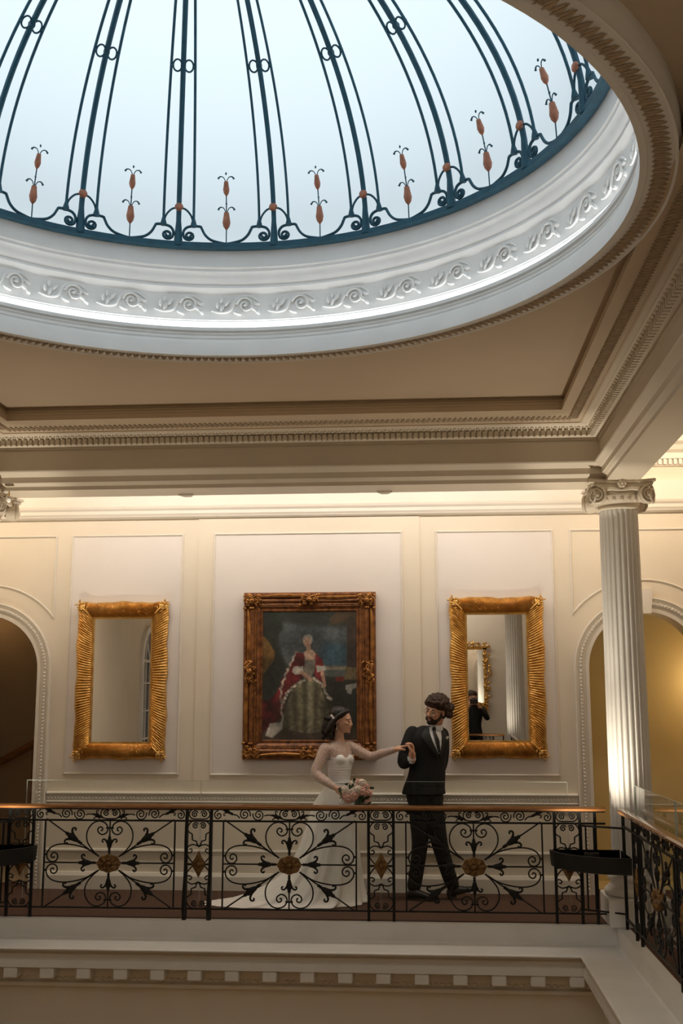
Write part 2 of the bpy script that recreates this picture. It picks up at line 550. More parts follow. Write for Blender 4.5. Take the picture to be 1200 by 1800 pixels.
# egg-and-dart above the dentils
mb = MB(); mb.ell((0, 0, 0), (0.017, 0.014, 0.017), 8, 5); mb.box(-0.033, -0.026, -0.010, 0.004, -0.016, 0.014)
egg = mb.mesh('egg', True)
for k in range(79):
    link('egg', egg, 'plaster', par, (mx(1.33) + (1.33 - mx(1.33)) * (k + 0.5) / 79, 8.80, 3.862))
for nm, x in (('trim_5', 1.322), ('trim_11', mx(1.322))):
    mb = MB()
    for k in range(120):
        mb.ell((x, my(8.8) + (8.8 - my(8.8)) * (k + 0.5) / 120, 3.862), (0.014, 0.017, 0.017), 6, 4)
    o = mb.build('egg_row', 'plaster', trims[nm], True); o['kind'] = 'stuff'

# leaf bands (relief) on the straight soffits
def leaf_unit(mb, M):
    for sx in (-1, 1):
        mb.ell((0.018 * sx, 0.0, -0.004), (0.010, 0.030, 0.007), 6, 4, M=M, rot=Matrix.Rotation(-0.5 * sx, 3, 'Z'))
    mb.ell((0, 0.0, -0.006), (0.006, 0.036, 0.008), 6, 4, M=M)
def band_straight(name, parent, p0, p1, n, width):
    mb = MB()
    a = Vector(p0); b = Vector(p1)
    d = (b - a).normalized()
    ang = math.atan2(d.y, d.x)
    for k in range(n):
        p = a + (b - a) * ((k + 0.5) / n)
        M = Matrix.Translation(p) @ Matrix.Rotation(ang, 4, 'Z') @ Matrix.Diagonal((0.56, width / 0.085, 1.0, 1.0))
        leaf_unit(mb, M)
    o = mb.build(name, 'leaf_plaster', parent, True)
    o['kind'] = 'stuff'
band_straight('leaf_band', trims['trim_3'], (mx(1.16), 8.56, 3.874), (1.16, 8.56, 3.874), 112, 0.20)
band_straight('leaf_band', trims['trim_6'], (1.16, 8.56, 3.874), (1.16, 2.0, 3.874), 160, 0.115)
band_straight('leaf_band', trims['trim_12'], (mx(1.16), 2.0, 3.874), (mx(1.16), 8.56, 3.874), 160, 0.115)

# ---- drum under the dome
DRUM = [(R_OUT, Z_C), (R_OUT, 3.905), (R_OUT - 0.015, 3.885), (R_OUT - 0.015, Z_S), (2.175, Z_S), (2.17, Z_S + 0.006), (2.065, Z_S + 0.006), (2.06, Z_S), (R_IN, Z_S), (R_IN, 3.955), (2.035, 3.966), (2.052, 3.970), (2.052, 3.980), (2.045, 3.984), (2.045, 3.990), (2.056, 3.996), (2.056, 4.006), (2.048, 4.012), (2.048, 4.018), (2.062, 4.026),
        (2.042, 4.034), (2.044, 4.056), (2.058, 4.056), (2.060, 4.000), (2.118, 4.000), (2.122, 4.06), (2.112, 4.110), (2.106, 4.116), (2.108, 4.122), (2.104, 4.128), (2.108, 4.15), (2.10, 4.30), (2.085, 4.315), (2.07, 4.335), (2.075, 4.352), (2.06, 4.372), (2.05, 4.40), (2.045, 4.418), (2.03, 4.43), (2.03, 4.445), (2.02, 4.455), (2.02, 4.59), (2.06, 4.60)]
mb = MB(); mb.lathe(DRUM, 144, center=(DX, DY))
drum = tag(mb.build('drum_cornice', 'drum_plaster', smooth=40), 'white plaster drum with scroll frieze below the glass dome', 'cornice', kind='structure')
mb = MB(); mb.lathe([(2.078, 4.004), (2.078, 4.018), (2.100, 4.018), (2.100, 4.004)], 120, center=(DX, DY))
mb.build('cove_light', 'cove_strip', drum)
# leaf ring under the drum
mb = MB()
n = 300
for k in range(n):
    a = 2 * PI * k / n
    M = Matrix.Translation((DX + 2.118 * math.cos(a), DY + 2.118 * math.sin(a), Z_S + 0.006)) @ Matrix.Rotation(a + PI / 2, 4, 'Z') @ Matrix.Diagonal((0.6, 1.3, 1, 1))
    leaf_unit(mb, M)
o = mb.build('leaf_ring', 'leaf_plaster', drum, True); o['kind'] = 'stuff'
# acanthus scrolls of the frieze: one mesh, copied round
mb = MB()
def on_cyl(s, z, d):      # s along, z up, d proud of the frieze; facing the centre (local -y)
    return (s, -d, z)
sp = spiral(0.05, 0.0, 0.058, 1.6, PI * 0.95, -1, 12, 0.15)
mb.tube([on_cyl(x, z, 0.008) for x, z in sp], [0.010 - 0.005 * i / len(sp) for i in range(len(sp))], 6)
stem = cr([(-0.17, -0.035), (-0.11, -0.05), (-0.05, -0.035), (-0.02, 0.02), (0.03, 0.06), (0.09, 0.055), (0.14, 0.02)], 5)
mb.tube([on_cyl(x, z, 0.006) for x, z in stem], [0.005 + 0.004 * math.sin(PI * i / len(stem)) for i in range(len(stem))], 6)
for (x, z, a, l) in ((-0.10, -0.02, 1.2, 0.03), (-0.13, 0.0, 1.6, 0.026), (-0.07, 0.012, 0.9, 0.03), (-0.105, 0.03, 1.5, 0.022), (0.10, -0.02, -0.7, 0.03), (0.12, 0.01, -0.2, 0.026), (0.13, -0.045, -0.9, 0.024), (0.0, -0.055, -0.4, 0.03), (0.05, 0.0, 0.3, 0.018)):
    mb.ell(on_cyl(x, z, 0.006), (l, 0.012, 0.012), 8, 5, rot=Matrix.Rotation(-a, 3, 'Y'))
acan = mb.mesh('acanthus_scroll', True)
n = 36
for k in range(n):
    a = 2 * PI * k / n + 0.05
    link('acanthus_scroll', acan, 'drum_plaster', drum, (DX + 2.102 * math.cos(a), DY + 2.102 * math.sin(a), 4.225), (0, 0, a - PI / 2))

# ---- the glass dome and its ironwork
D_Z, D_R, D_H = 4.575, 2.0, 1.5
AZ0 = math.radians(-31.7)
def dome_pt(az, w, inset=0.0):
    """az: azimuth clockwise from +Y; w: meridian parameter."""
    r = (D_R - inset) * math.cos(w)
    return (DX + r * math.sin(az), DY + r * math.cos(az), D_Z + (D_H - inset) * math.sin(w))
dome = thing('glass_dome', 'frosted glass dome skylight with dark wrought-iron ribs tinted blue for bloom', 'skylight', (DX, DY, D_Z), 0, None, 'structure')
dome_inv = Matrix.Translation((-DX, -DY, -D_Z))
NB = 20
for k in range(NB):          # one frosted pane per bay
    mb = MB()
    a0 = AZ0 + 2 * PI * k / NB
    rows = []
    for i in range(15):
        w = (PI / 2 - 0.02) * i / 14
        rows.append([dome_pt(a0 + 2 * PI / NB * j / 5, w) for j in range(6)])
    mb.loft(rows, False, M=dome_inv)
    mb.build('glass_pane', 'dome_glass', dome, True)

def dsurf(s, w_len, inset=0.03):
    """local bay coordinates: s metres along from the rib, w_len metres up the meridian -> (az offset, w)."""
    return s / D_R, w_len / ((D_R + D_H) / 2 * 0.97)
def dome_path(pts, base_az, inset=0.03):
    out = []
    for s, l in pts:
        da, w = dsurf(s, l)
        out.append(tuple(dome_inv @ Vector(dome_pt(base_az + da, w, inset))))
    return out
WT = 0.715
L_RING = WT * ((D_R + D_H) / 2 * 0.97)
BAY = 2 * PI * D_R / NB
def build_rib():
    parts = {}
    # straight bars run to near the crown
    def bar(s0, s1, l0, l1, r):
        return [(s0 + (s1 - s0) * t / 26, l0 + (l1 - l0) * t / 26) for t in range(27)], r
    mb = MB()
    for pts, r in (bar(0, 0, 0.0, 2.45, 0.017),):
        mb.tube(dome_path(pts, 0), r, 6)
    mb.tube(dome_path([(0, 0.0), (0, 0.10), (0, 0.22)], 0, 0.032), [0.030, 0.024, 0.014], 6)
    parts['rib_bar'] = mb
    mb = MB()
    for sg in (-1, 1):
        pts, r = bar(0.098 * sg, 0.098 * sg, 0.155, 2.45, 0.009)
        mb.tube(dome_path(pts, 0), r, 6)
        mb.tube(dome_path([(0.098 * sg, 0.145), (0.098 * sg, 0.165), (0.098 * sg, 0.21)], 0), [0.022, 0.020, 0.009], 6)
    parts['side_bar'] = mb
    mb = MB()
    for sg in (-1, 1):
        mb.tube(dome_path([(0.047 * sg + 0.036 * math.cos(2 * PI * k / 16), L_RING + 0.036 * math.sin(2 * PI * k / 16)) for k in range(16)], 0), 0.006, 5, closed=True)
    mb.tube(dome_path([(-0.022, L_RING), (0.022, L_RING)], 0), 0.016, 6)
    for sg in (-1, 1):
        mb.tube(dome_path([(0.082 * sg, L_RING), (0.104 * sg, L_RING)], 0), 0.012, 6)
    parts['ring_link'] = mb
    mb = MB()
    for sg in (-1, 1):
        # arch from boss to side bar
        mb.tube(dome_path(cr([(0.0, 0.285), (0.045 * sg, 0.272), (0.082 * sg, 0.225), (0.096 * sg, 0.165)], 5), 0), 0.007, 5)
        # scroll beside the foot and swag down to mid bay
        pts = spiral(0.070 * sg, 0.078, 0.037, 1.6, 0 if sg < 0 else PI, -1 if sg < 0 else 1, 12, 0.2)
        pts = [(x, y) for x, y in reversed(pts)]
        top = cr([pts[-1], (0.034 * sg, 0.11), (0.055 * sg, 0.14), (0.098 * sg, 0.152), (0.142 * sg, 0.150), (0.152 * sg, 0.135), (0.175 * sg, 0.088), (0.215 * sg, 0.050), (BAY / 2 * sg * 0.88, 0.030), (BAY / 2 * sg, 0.022)], 5)
        mb.tube(dome_path(pts + top[1:], 0), 0.009, 6)
    parts['scroll'] = mb
    return parts
rib_parts = build_rib()
rib_mesh = {k: m.mesh(k, True) for k, m in rib_parts.items()}
mb = MB()
c = dome_path([(0, 0.285)], 0, 0.045)[0]
mb.ell(c, (0.028, 0.018, 0.028), 10, 7)
boss_mesh = mb.mesh('boss', True)
mb = MB()
def tulip(mb, l0, sc, iron=None):
    P = dome_path([(0, l0 + t) for t in (0.0, 0.02 * sc, 0.045 * sc, 0.08 * sc, 0.105 * sc)], 0, 0.04)
    mb.tube(P, [0.004, 0.016 * sc, 0.021 * sc, 0.016 * sc, 0.013 * sc], 8)
tulip(mb, 0.125, 1.25)
tulip_mesh = mb.mesh('tulip', True)
mb = MB()
tulip(mb, 0.375, 1.0)
tulip_mesh2 = mb.mesh('tulip', True)
mb = MB()
mb.tube(dome_path([(0, 0.02), (0, 0.13)], 0, 0.04), 0.004, 5)
mb.tube(dome_path([(0, 0.25), (0, 0.375)], 0, 0.04), 0.004, 5)
for l, sc in ((0.255, 1.1), (0.48, 0.9)):
    for sg in (-1, 1):
        pp = cr([(0.004 * sg, l), (0.018 * sg, l + 0.03 * sc), (0.040 * sg, l + 0.036 * sc), (0.055 * sg, l + 0.018 * sc)], 4)
        mb.tube(dome_path(pp, 0, 0.04), [0.003 + 0.006 * (i / len(pp)) ** 3 for i in range(len(pp))], 5)
    mb.ell(dome_path([(0, l + 0.06 * sc)], 0, 0.04)[0], (0.006, 0.006, 0.010), 6, 5)
stem_mesh = mb.mesh('tulip_stem', True)
for k in range(NB):
    rz = -(AZ0 + 2 * PI * k / NB)
    rib = link('rib_bar', rib_mesh['rib_bar'], 'dome_iron', dome, None, (0, 0, rz))
    link('side_bar', rib_mesh['side_bar'], 'dome_iron', rib)
    link('ring_link', rib_mesh['ring_link'], 'dome_iron', rib)
    link('scroll', rib_mesh['scroll'], 'dome_iron', rib)
    link('boss', boss_mesh, 'dome_copper', rib)
    st = link('tulip_stem', stem_mesh, 'dome_iron', dome, None, (0, 0, rz - PI / NB))
    st['kind'] = 'stuff'
    link('tulip', tulip_mesh, 'dome_copper', st)
    link('tulip', tulip_mesh2, 'dome_copper', st)
mb = MB(); mb.lathe([(2.01, -0.012), (1.955, -0.012), (1.955, 0.022), (1.975, 0.03), (2.0, 0.03)], 120)
mb.build('base_ring', 'dome_iron', dome, True)

# unseen plane added outside the dome to block low sky light
mb = MB()
mb.lathe([(2.055, 4.60), (9.0, 4.64)], 72, center=(DX, DY))
mb.lathe([(2.055, 4.60), (9.0, 4.56)], 72, center=(DX, DY))
tag(mb.build('sky_blocker', 'blocker_grey'), 'unseen plane added round the foot of the dome to block sky light', 'sky_blocker', kind='structure')

# ---- gallery edge: kerb, ledge, lower cornice
EDGE = [(1.50, 9.16, 0.0), (1.416, 9.06, 0.0), (1.416, 9.06, -0.13), (1.40, 9.04, -0.14), (1.105, 8.695, -0.142), (1.09, 8.68, -0.150), (1.09, 8.68, -0.158)]
EDGE2 = [(1.09, 8.68, -0.158), (1.15, 8.745, -0.162), (1.15, 8.745, -0.185), (1.135, 8.73, -0.195), (1.135, 8.73, -0.215), (1.115, 8.705, -0.228), (1.115, 8.705, -0.232)]
EDGE3 = [(1.115, 8.705, -0.232), (1.105, 8.695, -0.232), (1.105, 8.695, -0.288)]
EDGE4 = [(1.105, 8.695, -0.288), (1.25, 8.84, -0.292), (1.25, 8.84, -0.41), (1.22, 8.81, -0.42), (1.22, 8.81, -0.445), (1.26, 8.85, -0.455), (1.26, 8.85, -0.72), (1.23, 8.82, -0.74), (1.20, 8.80, -0.76), (1.20, 8.80, -0.82), (1.26, 8.86, -0.83), (1.26, 8.86, -1.4)]
EDGE5 = [(1.26, 8.86, -1.4), (1.26, 8.86, -4.6)]
led = {}
for s in SIDES:
    led[s] = trim(side_strip(EDGE, s), 'white painted gallery kerb and ledge under the railing ' + SIDE_WORDS[s], 'white_paint', cat='ledge')
    trim(side_strip(EDGE2, s), 'olive-toned moulding under the white ledge ' + SIDE_WORDS[s], 'plaster', cat='moulding')
    trim(side_strip(EDGE3, s), 'narrow fascia above the modillion blocks ' + SIDE_WORDS[s], 'white_paint', cat='fascia')
    t4 = trim(side_strip(EDGE4, s), 'frieze of the storey below carrying modillion blocks ' + SIDE_WORDS[s], 'plaster', cat='frieze')
    led[s + '4'] = t4
    trim(side_strip(EDGE5, s), 'wall of the hall below the gallery ' + SIDE_WORDS[s], 'hall_wall', cat='wall')
mb = MB()
mb.box(-0.054, 0.054, -0.142, 0.0, -0.078, 0.0, bev=0.008)
mod = mb.mesh('modillion')
P = led['far4']
pitch = 0.283
k0 = -8
xs = [XC + 0.05 + pitch * (k - 7.5) for k in range(16)]
for x in xs:
    link('modillion', mod, 'white_paint', P, (x, 8.842, -0.290))
mb = MB(); mb.ell((0, 0.008, 0), (0.020, 0.014, 0.015), 8, 6)
bead = mb.mesh('bead', True)
for k in range(96):
    link('bead', bead, 'plaster', P, (mx(1.23) + (1.23 - mx(1.23)) * (k + 0.5) / 96, 8.832, -0.392))
mb = MB()
mb.add([(LX, NY, -4.6), (RX, NY, -4.6), (RX, WALL, -4.6), (LX, WALL, -4.6)], [(0, 1, 2, 3)])
tag(mb.build('floor_hall', 'hall_floor'), 'warm brown floor of the hall below', 'floor', kind='structure')

# ---- mouldings on the back wall
def bead_frame(pts, y, w=0.022, d=0.016, closed=True):
    """raised bead following a 2D outline (x, z) on the wall."""
    mb = MB()
    n = len(pts)
    prof = [(-w / 2, 0), (-w * 0.32, d * 0.7), (0, d), (w * 0.32, d * 0.7), (w / 2, 0)]
    rings = []
    for i in range(n):
        p = Vector(pts[i])
        a = Vector(pts[i - 1]) if (i > 0 or closed) else p
        b = Vector(pts[(i + 1) % n]) if (i < n - 1 or closed) else p
        d1 = (p - a).normalized() if (p - a).length > 1e-9 else (b - p).normalized()
        d2 = (b - p).normalized() if (b - p).length > 1e-9 else d1
        n1 = Vector((-d1.y, d1.x)); n2 = Vector((-d2.y, d2.x))
        m = (n1 + n2)
        m = m / max(0.3, m.dot(n1)) if m.length > 1e-6 else n1
        rings.append([(p.x + m.x * o_, y - h, p.y + m.y * o_) for o_, h in prof])
    if closed:
        rings.append(rings[0])
    mb.loft(rings, False)
    return mb
def rect(x0, x1, z0, z1):
    return [(x0, z0), (x1, z0), (x1, z1), (x0, z1)]
trim(bead_frame(rect(-3.418, -2.335, 1.035, 3.288), WALL), 'raised panel moulding round the left mirror', cat='panel moulding')
trim(bead_frame(rect(-2.020, -0.228, 1.030, 3.288), WALL - 0.012), 'raised panel moulding round the portrait', cat='panel moulding')
trim(bead_frame(rect(0.103, 1.190, 1.035, 3.288), WALL), 'raised panel moulding round the right mirror', cat='panel moulding')
for (x0, x1, z0, z1, y) in ((-3.418, -2.335, 1.035, 3.288, WALL), (-2.020, -0.228, 1.030, 3.288, WALL - 0.012), (0.103, 1.190, 1.035, 3.288, WALL)):
    mb = MB(); mb.box(x0, x1, y - 0.003, y + 0.002, z0, z1)
    mb.build('panel_field', 'panel_paint', wall_back)
for xa, w in ((2.0, 'right'), (mx(2.0), 'left')):
    x0, x1 = xa - 0.64, xa + 0.64
    rr = 0.815
    a = math.acos(0.64 / rr)
    arc = [(xa + rr * math.cos(a + (PI - 2 * a) * k / 20), ARC_Z + rr * math.sin(a + (PI - 2 * a) * k / 20)) for k in range(21)]
    trim(bead_frame([(x1, 3.288), (x0, 3.288)][::1] + arc[::-1], WALL), 'raised spandrel moulding above the %s arch' % w, cat='panel moulding')
    # archivolt and keystone
    mb = MB()
    prof = [(0.0, 0.0), (0.0, 0.035), (0.03, 0.035), (0.034, 0.025), (0.06, 0.025), (0.064, 0.045), (0.088, 0.045), (0.092, 0.03), (0.125, 0.055), (0.135, 0.05), (0.135, 0.0)]
    rings = [[(xa - ARC_R - o_, WALL - h, 0.0) for o_, h in prof]]
    for k in range(33):
        t = PI * k / 32
        rings.append([(xa - (ARC_R + o_) * math.cos(t), WALL - h, ARC_Z + (ARC_R + o_) * math.sin(t)) for o_, h in prof])
    rings.append([(xa + ARC_R + o_, WALL - h, 0.0) for o_, h in prof])
    mb.loft(rings, False)
    av = trim(mb, 'carved white surround of the %s arch' % w, cat='architrave')
    mb = MB()
    def abead(px, pz):
        mb.ell((px, WALL - 0.046, pz), (0.010, 0.010, 0.014), 6, 4)
    for k in range(60):
        z = 0.05 + k * 0.0325
        for sg in (-1, 1):
            abead(xa + sg * (ARC_R + 0.077), z)
    for k in range(58):
        t = PI * (k + 0.5) / 58
        abead(xa - (ARC_R + 0.077) * math.cos(t), ARC_Z + (ARC_R + 0.077) * math.sin(t))
    o = mb.build('carved_beading', 'trim_paint', av, True); o['kind'] = 'stuff'
    mb = MB()
    mb.prism([(xa - 0.065, ARC_Z + ARC_R - 0.02), (xa + 0.065, ARC_Z + ARC_R - 0.02), (xa + 0.088, ARC_Z + ARC_R + 0.205), (xa - 0.088, ARC_Z + ARC_R + 0.205)], WALL - 0.075, WALL)
    mb.build('keystone', 'trim_paint', av)

def run_x(prof, x0, x1):
    mb = MB()
    mb.loft([[(x0, WALL - d, z) for d, z in prof], [(x1, WALL - d, z) for d, z in prof]], False)
    return mb
A_IN = (mx(2.0) + ARC_R + 0.14, 2.0 - ARC_R - 0.14)
trim(run_x([(0, 0.875), (0.035, 0.872), (0.045, 0.86), (0.04, 0.845), (0.028, 0.838), (0.028, 0.79), (0.034, 0.782), (0.0, 0.775)], *A_IN), 'dado rail with carved guilloche band behind the couple', cat='dado rail')
dado = bpy.data.objects['trim_%d' % _trim[0]]
mb = MB()
nn = 150
for k in range(nn):
    x = A_IN[0] + (A_IN[1] - A_IN[0]) * (k + 0.5) / nn
    mb.ell((x, WALL - 0.029, 0.814), (0.016, 0.007, 0.006), 6, 4, rot=Matrix.Rotation(0.7, 3, 'Y'))
    mb.ell((x, WALL - 0.029, 0.814), (0.016, 0.006, 0.005), 6, 4, rot=Matrix.Rotation(-0.7, 3, 'Y'))
o = mb.build('guilloche_band', 'trim_paint', dado, True); o['kind'] = 'stuff'
trim(run_x([(0, 0.36), (0.018, 0.355), (0.022, 0.34), (0.0, 0.33)], *A_IN), 'slim dado bead low on the wall behind the railing', cat='moulding')
mb = run_x([(0, 0.155), (0.02, 0.15), (0.03, 0.13), (0.035, 0.12), (0.035, 0.0)], *A_IN)
tag(mb.build('baseboard_back', 'trim_paint'), 'white skirting board along the gallery wall', 'skirting', kind='structure')
trim(run_x([(0, 3.445), (0.03, 3.45), (0.045, 3.462), (0.05, 3.475), (0.06, 3.49), (0.06, 3.52), (0.075, 3.54), (0.08, 3.56), (0.05, 3.575), (0.05, 3.75), (0.0, 3.76)], LX, RX), 'picture-rail entablature lit by the hidden cove lights', 'trim_paint', cat='cornice')
trim(run_x([(0, 3.88), (0.05, 3.885), (0.05, 3.94), (0.09, 3.945), (0.09, 4.0), (0.14, 4.02), (0.17, 4.06), (0.24, 4.08), (0.27, 4.15)], LX, RX), 'gallery ceiling cornice with dentils beyond the right column', 'trim_paint', cat='cornice')
gc = bpy.data.objects['trim_%d' % _trim[0]]
mb = MB(); mb.box(-0.014, 0.014, -0.03, 0.0, 0.0, 0.05)
gd = mb.mesh('dentil')
for k in range(30):
    link('dentil', gd, 'trim_paint', gc, (1.55 + k * 0.047, WALL - 0.055, 3.892))
# vertical seams beside the proud middle bay
# ================================================================== COLUMNS
COLX, COLY = 1.59, 9.21
def build_column(name, label, group):
    root = thing(name, label, 'column', (0, 0, 0), 0, group)
    mb = MB(); mb.box(-0.235, 0.235, -0.235, 0.235, 0.0, 0.21, bev=0.008)
    mb.build('plinth', 'white_paint', root)
    mb = MB()
    mb.lathe([(0.0, 0.21), (0.215, 0.21), (0.228, 0.222), (0.232, 0.24), (0.228, 0.258), (0.212, 0.27), (0.205, 0.274), (0.205, 0.28), (0.190, 0.288), (0.184, 0.302), (0.188, 0.318), (0.196, 0.324), (0.204, 0.332), (0.207, 0.344), (0.203, 0.357), (0.192, 0.364), (0.186, 0.368), (0.186, 0.378), (0.170, 0.395), (0.0, 0.395)], 48)
    mb.build('base', 'white_paint', root, True)
    mb = MB()
    seg = 24 * 8
    rings = []
    zs = [0.39, 0.42, 0.44] + [0.46 + (3.17 - 0.46) * k / 14 for k in range(15)] + [3.19, 3.21, 3.25]
    for i, z in enumerate(zs):
        t = (z - 0.39) / 2.86
        r = 0.166 - 0.011 * t ** 1.6
        depth = 0.0 if (i < 1 or i > len(zs) - 2) else (0.008 if i in (1, len(zs) - 2) else 0.017)
        row = []
        for k in range(seg):
            a = 2 * PI * k / seg
            ph = (k % 8) / 8.0
            g = max(0.0, math.sin(PI * (ph - 0.125) / 0.75)) if 0.125 < ph < 0.875 else 0.0
            rr = r - depth * math.sqrt(g)
            row.append((rr * math.cos(a), rr * math.sin(a), z))
        rings.append(row)
    mb.loft(rings)
    mb.build('shaft', 'white_paint', root, 50)
    # capital: necking, echinus, abacus
    mb = MB()
    mb.lathe([(0.155, 3.235), (0.168, 3.240), (0.171, 3.248), (0.166, 3.256), (0.160, 3.262), (0.175, 3.29), (0.20, 3.315), (0.205, 3.34), (0.19, 3.36), (0.19, 3.42)], 40)
    cap = mb.build('capital', 'plaster', root, True)
    mb = MB()
    n = 20
    outline = []
    for q in range(4):
        a = q * PI / 2
        for k in range(n):
            t = -1 + 2 * k / n
            x = 0.275 * t
            y = -(0.205 + 0.070 * t * t) if abs(t) < 0.93 else -0.262
            outline.append((x * math.cos(a) - y * math.sin(a), x * math.sin(a) + y * math.cos(a)))
    rings = [[(x * s_, y * s_, z) for x, y in outline] for s_, z in ((0.90, 3.405), (0.93, 3.42), (0.93, 3.43), (1.0, 3.437), (1.0, 3.452), (0.98, 3.461))]
    mb.loft(rings, True, True, True)
    mb.build('abacus', 'plaster', cap, 40)
    # egg row
    mb = MB(); mb.ell((0, 0, 0), (0.020, 0.014, 0.026), 8, 6); egg_m = mb.mesh('egg', True)
    for k in range(20):
        a = 2 * PI * k / 20
        link('egg', egg_m, 'plaster', cap, (0.192 * math.cos(a), 0.192 * math.sin(a), 3.315), (0, 0, a + PI / 2))
    # volutes, two on each face
    mb = MB()
    R0 = 0.072
    sp = spiral(0, 0, R0, 2.6, PI * 0.5, 1, 20, 0.12)
    mb.tube([(x, -0.034 - 0.016 * (1 - math.hypot(x, z) / R0), z) for x, z in sp], [0.013 - 0.007 * k / len(sp) for k in range(len(sp))], 6)
    mb.lathe([(0.0, 0.036), (0.02, 0.036), (R0 * 0.85, 0.024), (R0 * 1.0, 0.015), (R0 * 0.85, -0.03), (R0 * 0.6, -0.06)], 24, M=Matrix.Rotation(PI / 2, 4, 'X'))
    mb.ell((0, -0.050, 0), (0.014, 0.010, 0.014), 8, 6)
    vol = mb.mesh('volute', True)
    mb = MB()
    mb.tube([(0.0, 0.0, 0.0), (0.03, -0.004, 0.012), (0.07, -0.004, 0.012), (0.10, 0.0, -0.012)], [0.014, 0.02, 0.02, 0.012], 6)
    for q in range(4):
        A = Matrix.Rotation(q * PI / 2, 4, 'Z')
        for sg in (-1, 1):
            M = A @ Matrix.Translation((0.188 * sg, -0.205, 3.332)) @ Matrix.Rotation(0.42 * sg, 4, 'Z') @ Matrix.Diagonal((sg, 1, 1, 1))
            me = vol if sg > 0 else vol
            o = link('volute', vol, 'plaster', cap)
            o.matrix_local = M
        mbl = MB()
        mbl.tube([(-0.15, -0.20, 3.388), (-0.08, -0.205, 3.395), (0, -0.20, 3.378), (0.08, -0.205, 3.395), (0.15, -0.20, 3.388)], [0.02, 0.018, 0.010, 0.018, 0.02], 6, M=A)
        mbl.build('cushion', 'plaster', cap, True)
        mbl = MB()
        for k in range(6):
            a = 2 * PI * k / 6
            mbl.ell((0.022 * math.cos(a), 0, 0.022 * math.sin(a)), (0.017, 0.012, 0.017), 7, 5)
        mbl.ell((0, -0.012, 0), (0.012, 0.012, 0.012), 7, 5)
        f = mbl.build('flower', 'plaster', cap, True)
        f.matrix_local = A @ Matrix.Translation((0, -0.225, 3.43))
    return root
col0 = build_column('ionic_column', 'white fluted ionic column beside the right arch', 'columns at the corners of the well')
col0.location = (COLX, COLY, 0)
for x, y, lab in ((mx(COLX), COLY, 'white fluted ionic column cut off by the left edge of the picture'), (COLX, my(COLY), 'white fluted ionic column reflected in the right mirror'),):
    c = copy_tree(col0)
    c.location = (x, y, 0)
    c['label'] = lab

# ================================================================== RAILINGS
K = 0.001386
def q(px, py):                 # pixel of the measured panel -> local (x, z)
    return ((px - 490) * K, 0.415 + (440 - py) * K)
def tube2(mb, pts, r, M=None, flat=1.0):
    mb.tube([(x, 0, z) for x, z in pts], r, 5, M=M, flat=flat, axis=(0, 1, 0))
def bell():
    mb = MB()
    prof = [(0.0, 0.006), (0.008, 0.013), (0.018, 0.008), (0.024, 0.014), (0.034, 0.009), (0.05, 0.016), (0.075, 0.023), (0.10, 0.026), (0.115, 0.018), (0.125, 0.012), (0.135, 0.014), (0.145, 0.007), (0.16, 0.005)]
    rings = [[(x, r * 0.75 * math.cos(2 * PI * k / 8), r * math.sin(2 * PI * k / 8)) for k in range(8)] for x, r in prof]
    mb.loft(rings, True, True, True)
    for sg in (-1, 1):
        pp = cr([(0.085, 0.016 * sg), (0.112, 0.034 * sg), (0.118, 0.054 * sg), (0.104, 0.064 * sg), (0.094, 0.056 * sg), (0.100, 0.050 * sg)], 4)
        mb.tube([(x, 0, z) for x, z in pp], [0.009 - 0.004 * i / len(pp) for i in range(len(pp))], 6)
    return mb.mesh('bell_leaf', True)
BELL = bell()
def half_loops():
    P = []
    # upper heart lobe and side lobe (left side), then mirrored four ways
    P.append([(432, 402), (392, 368), (358, 318), (356, 262), (385, 218), (425, 203), (463, 216), (478, 244), (470, 268), (446, 279), (424, 268), (418, 250), (430, 236), (446, 243), (444, 256), (436, 256)])
    P.append([(412, 392), (360, 360), (290, 340), (215, 333), (155, 346), (124, 378), (124, 412), (145, 432), (172, 430), (186, 410), (181, 390), (163, 381), (148, 392), (150, 408), (162, 410), (166, 402)])
    return P
def panel_scrollwork():
    mb = MB()
    for path in half_loops():
        pts = cr([q(*p) for p in path], 4)
        for sx in (-1, 1):
            for sz in (-1, 1):
                tube2(mb, [(x * sx, 0.415 + (z - 0.415) * sz) for x, z in pts], 0.0062)
    # straight spokes
    for sx in (-1, 1):
        for sz in (-1, 1):
            a, b = q(430, 402), q(112, 192)
            tube2(mb, [(p[0] * sx, 0.415 + (p[1] - 0.415) * sz) for p in (a, b)], 0.0062)
        a, b = q(425, 437), q(106, 437)
        tube2(mb, [(a[0] * sx, a[1]), (b[0] * sx, b[1])], 0.0065)
        for py in (392, 480):
            c = q(112, py)
            mb.ell((c[0] * sx, 0, c[1]), (0.012, 0.009, 0.009), 6, 5)
    tube2(mb, [(0, 0.745), (0, 0.485)], 0.0065)
    tube2(mb, [(0, 0.345), (0, 0.078)], 0.0065)
    for z in (0.69, 0.135):
        tube2(mb, [(-0.03, z), (0.03, z)], 0.008)
    return mb.mesh('scrollwork', True)
SCROLL = panel_scrollwork()
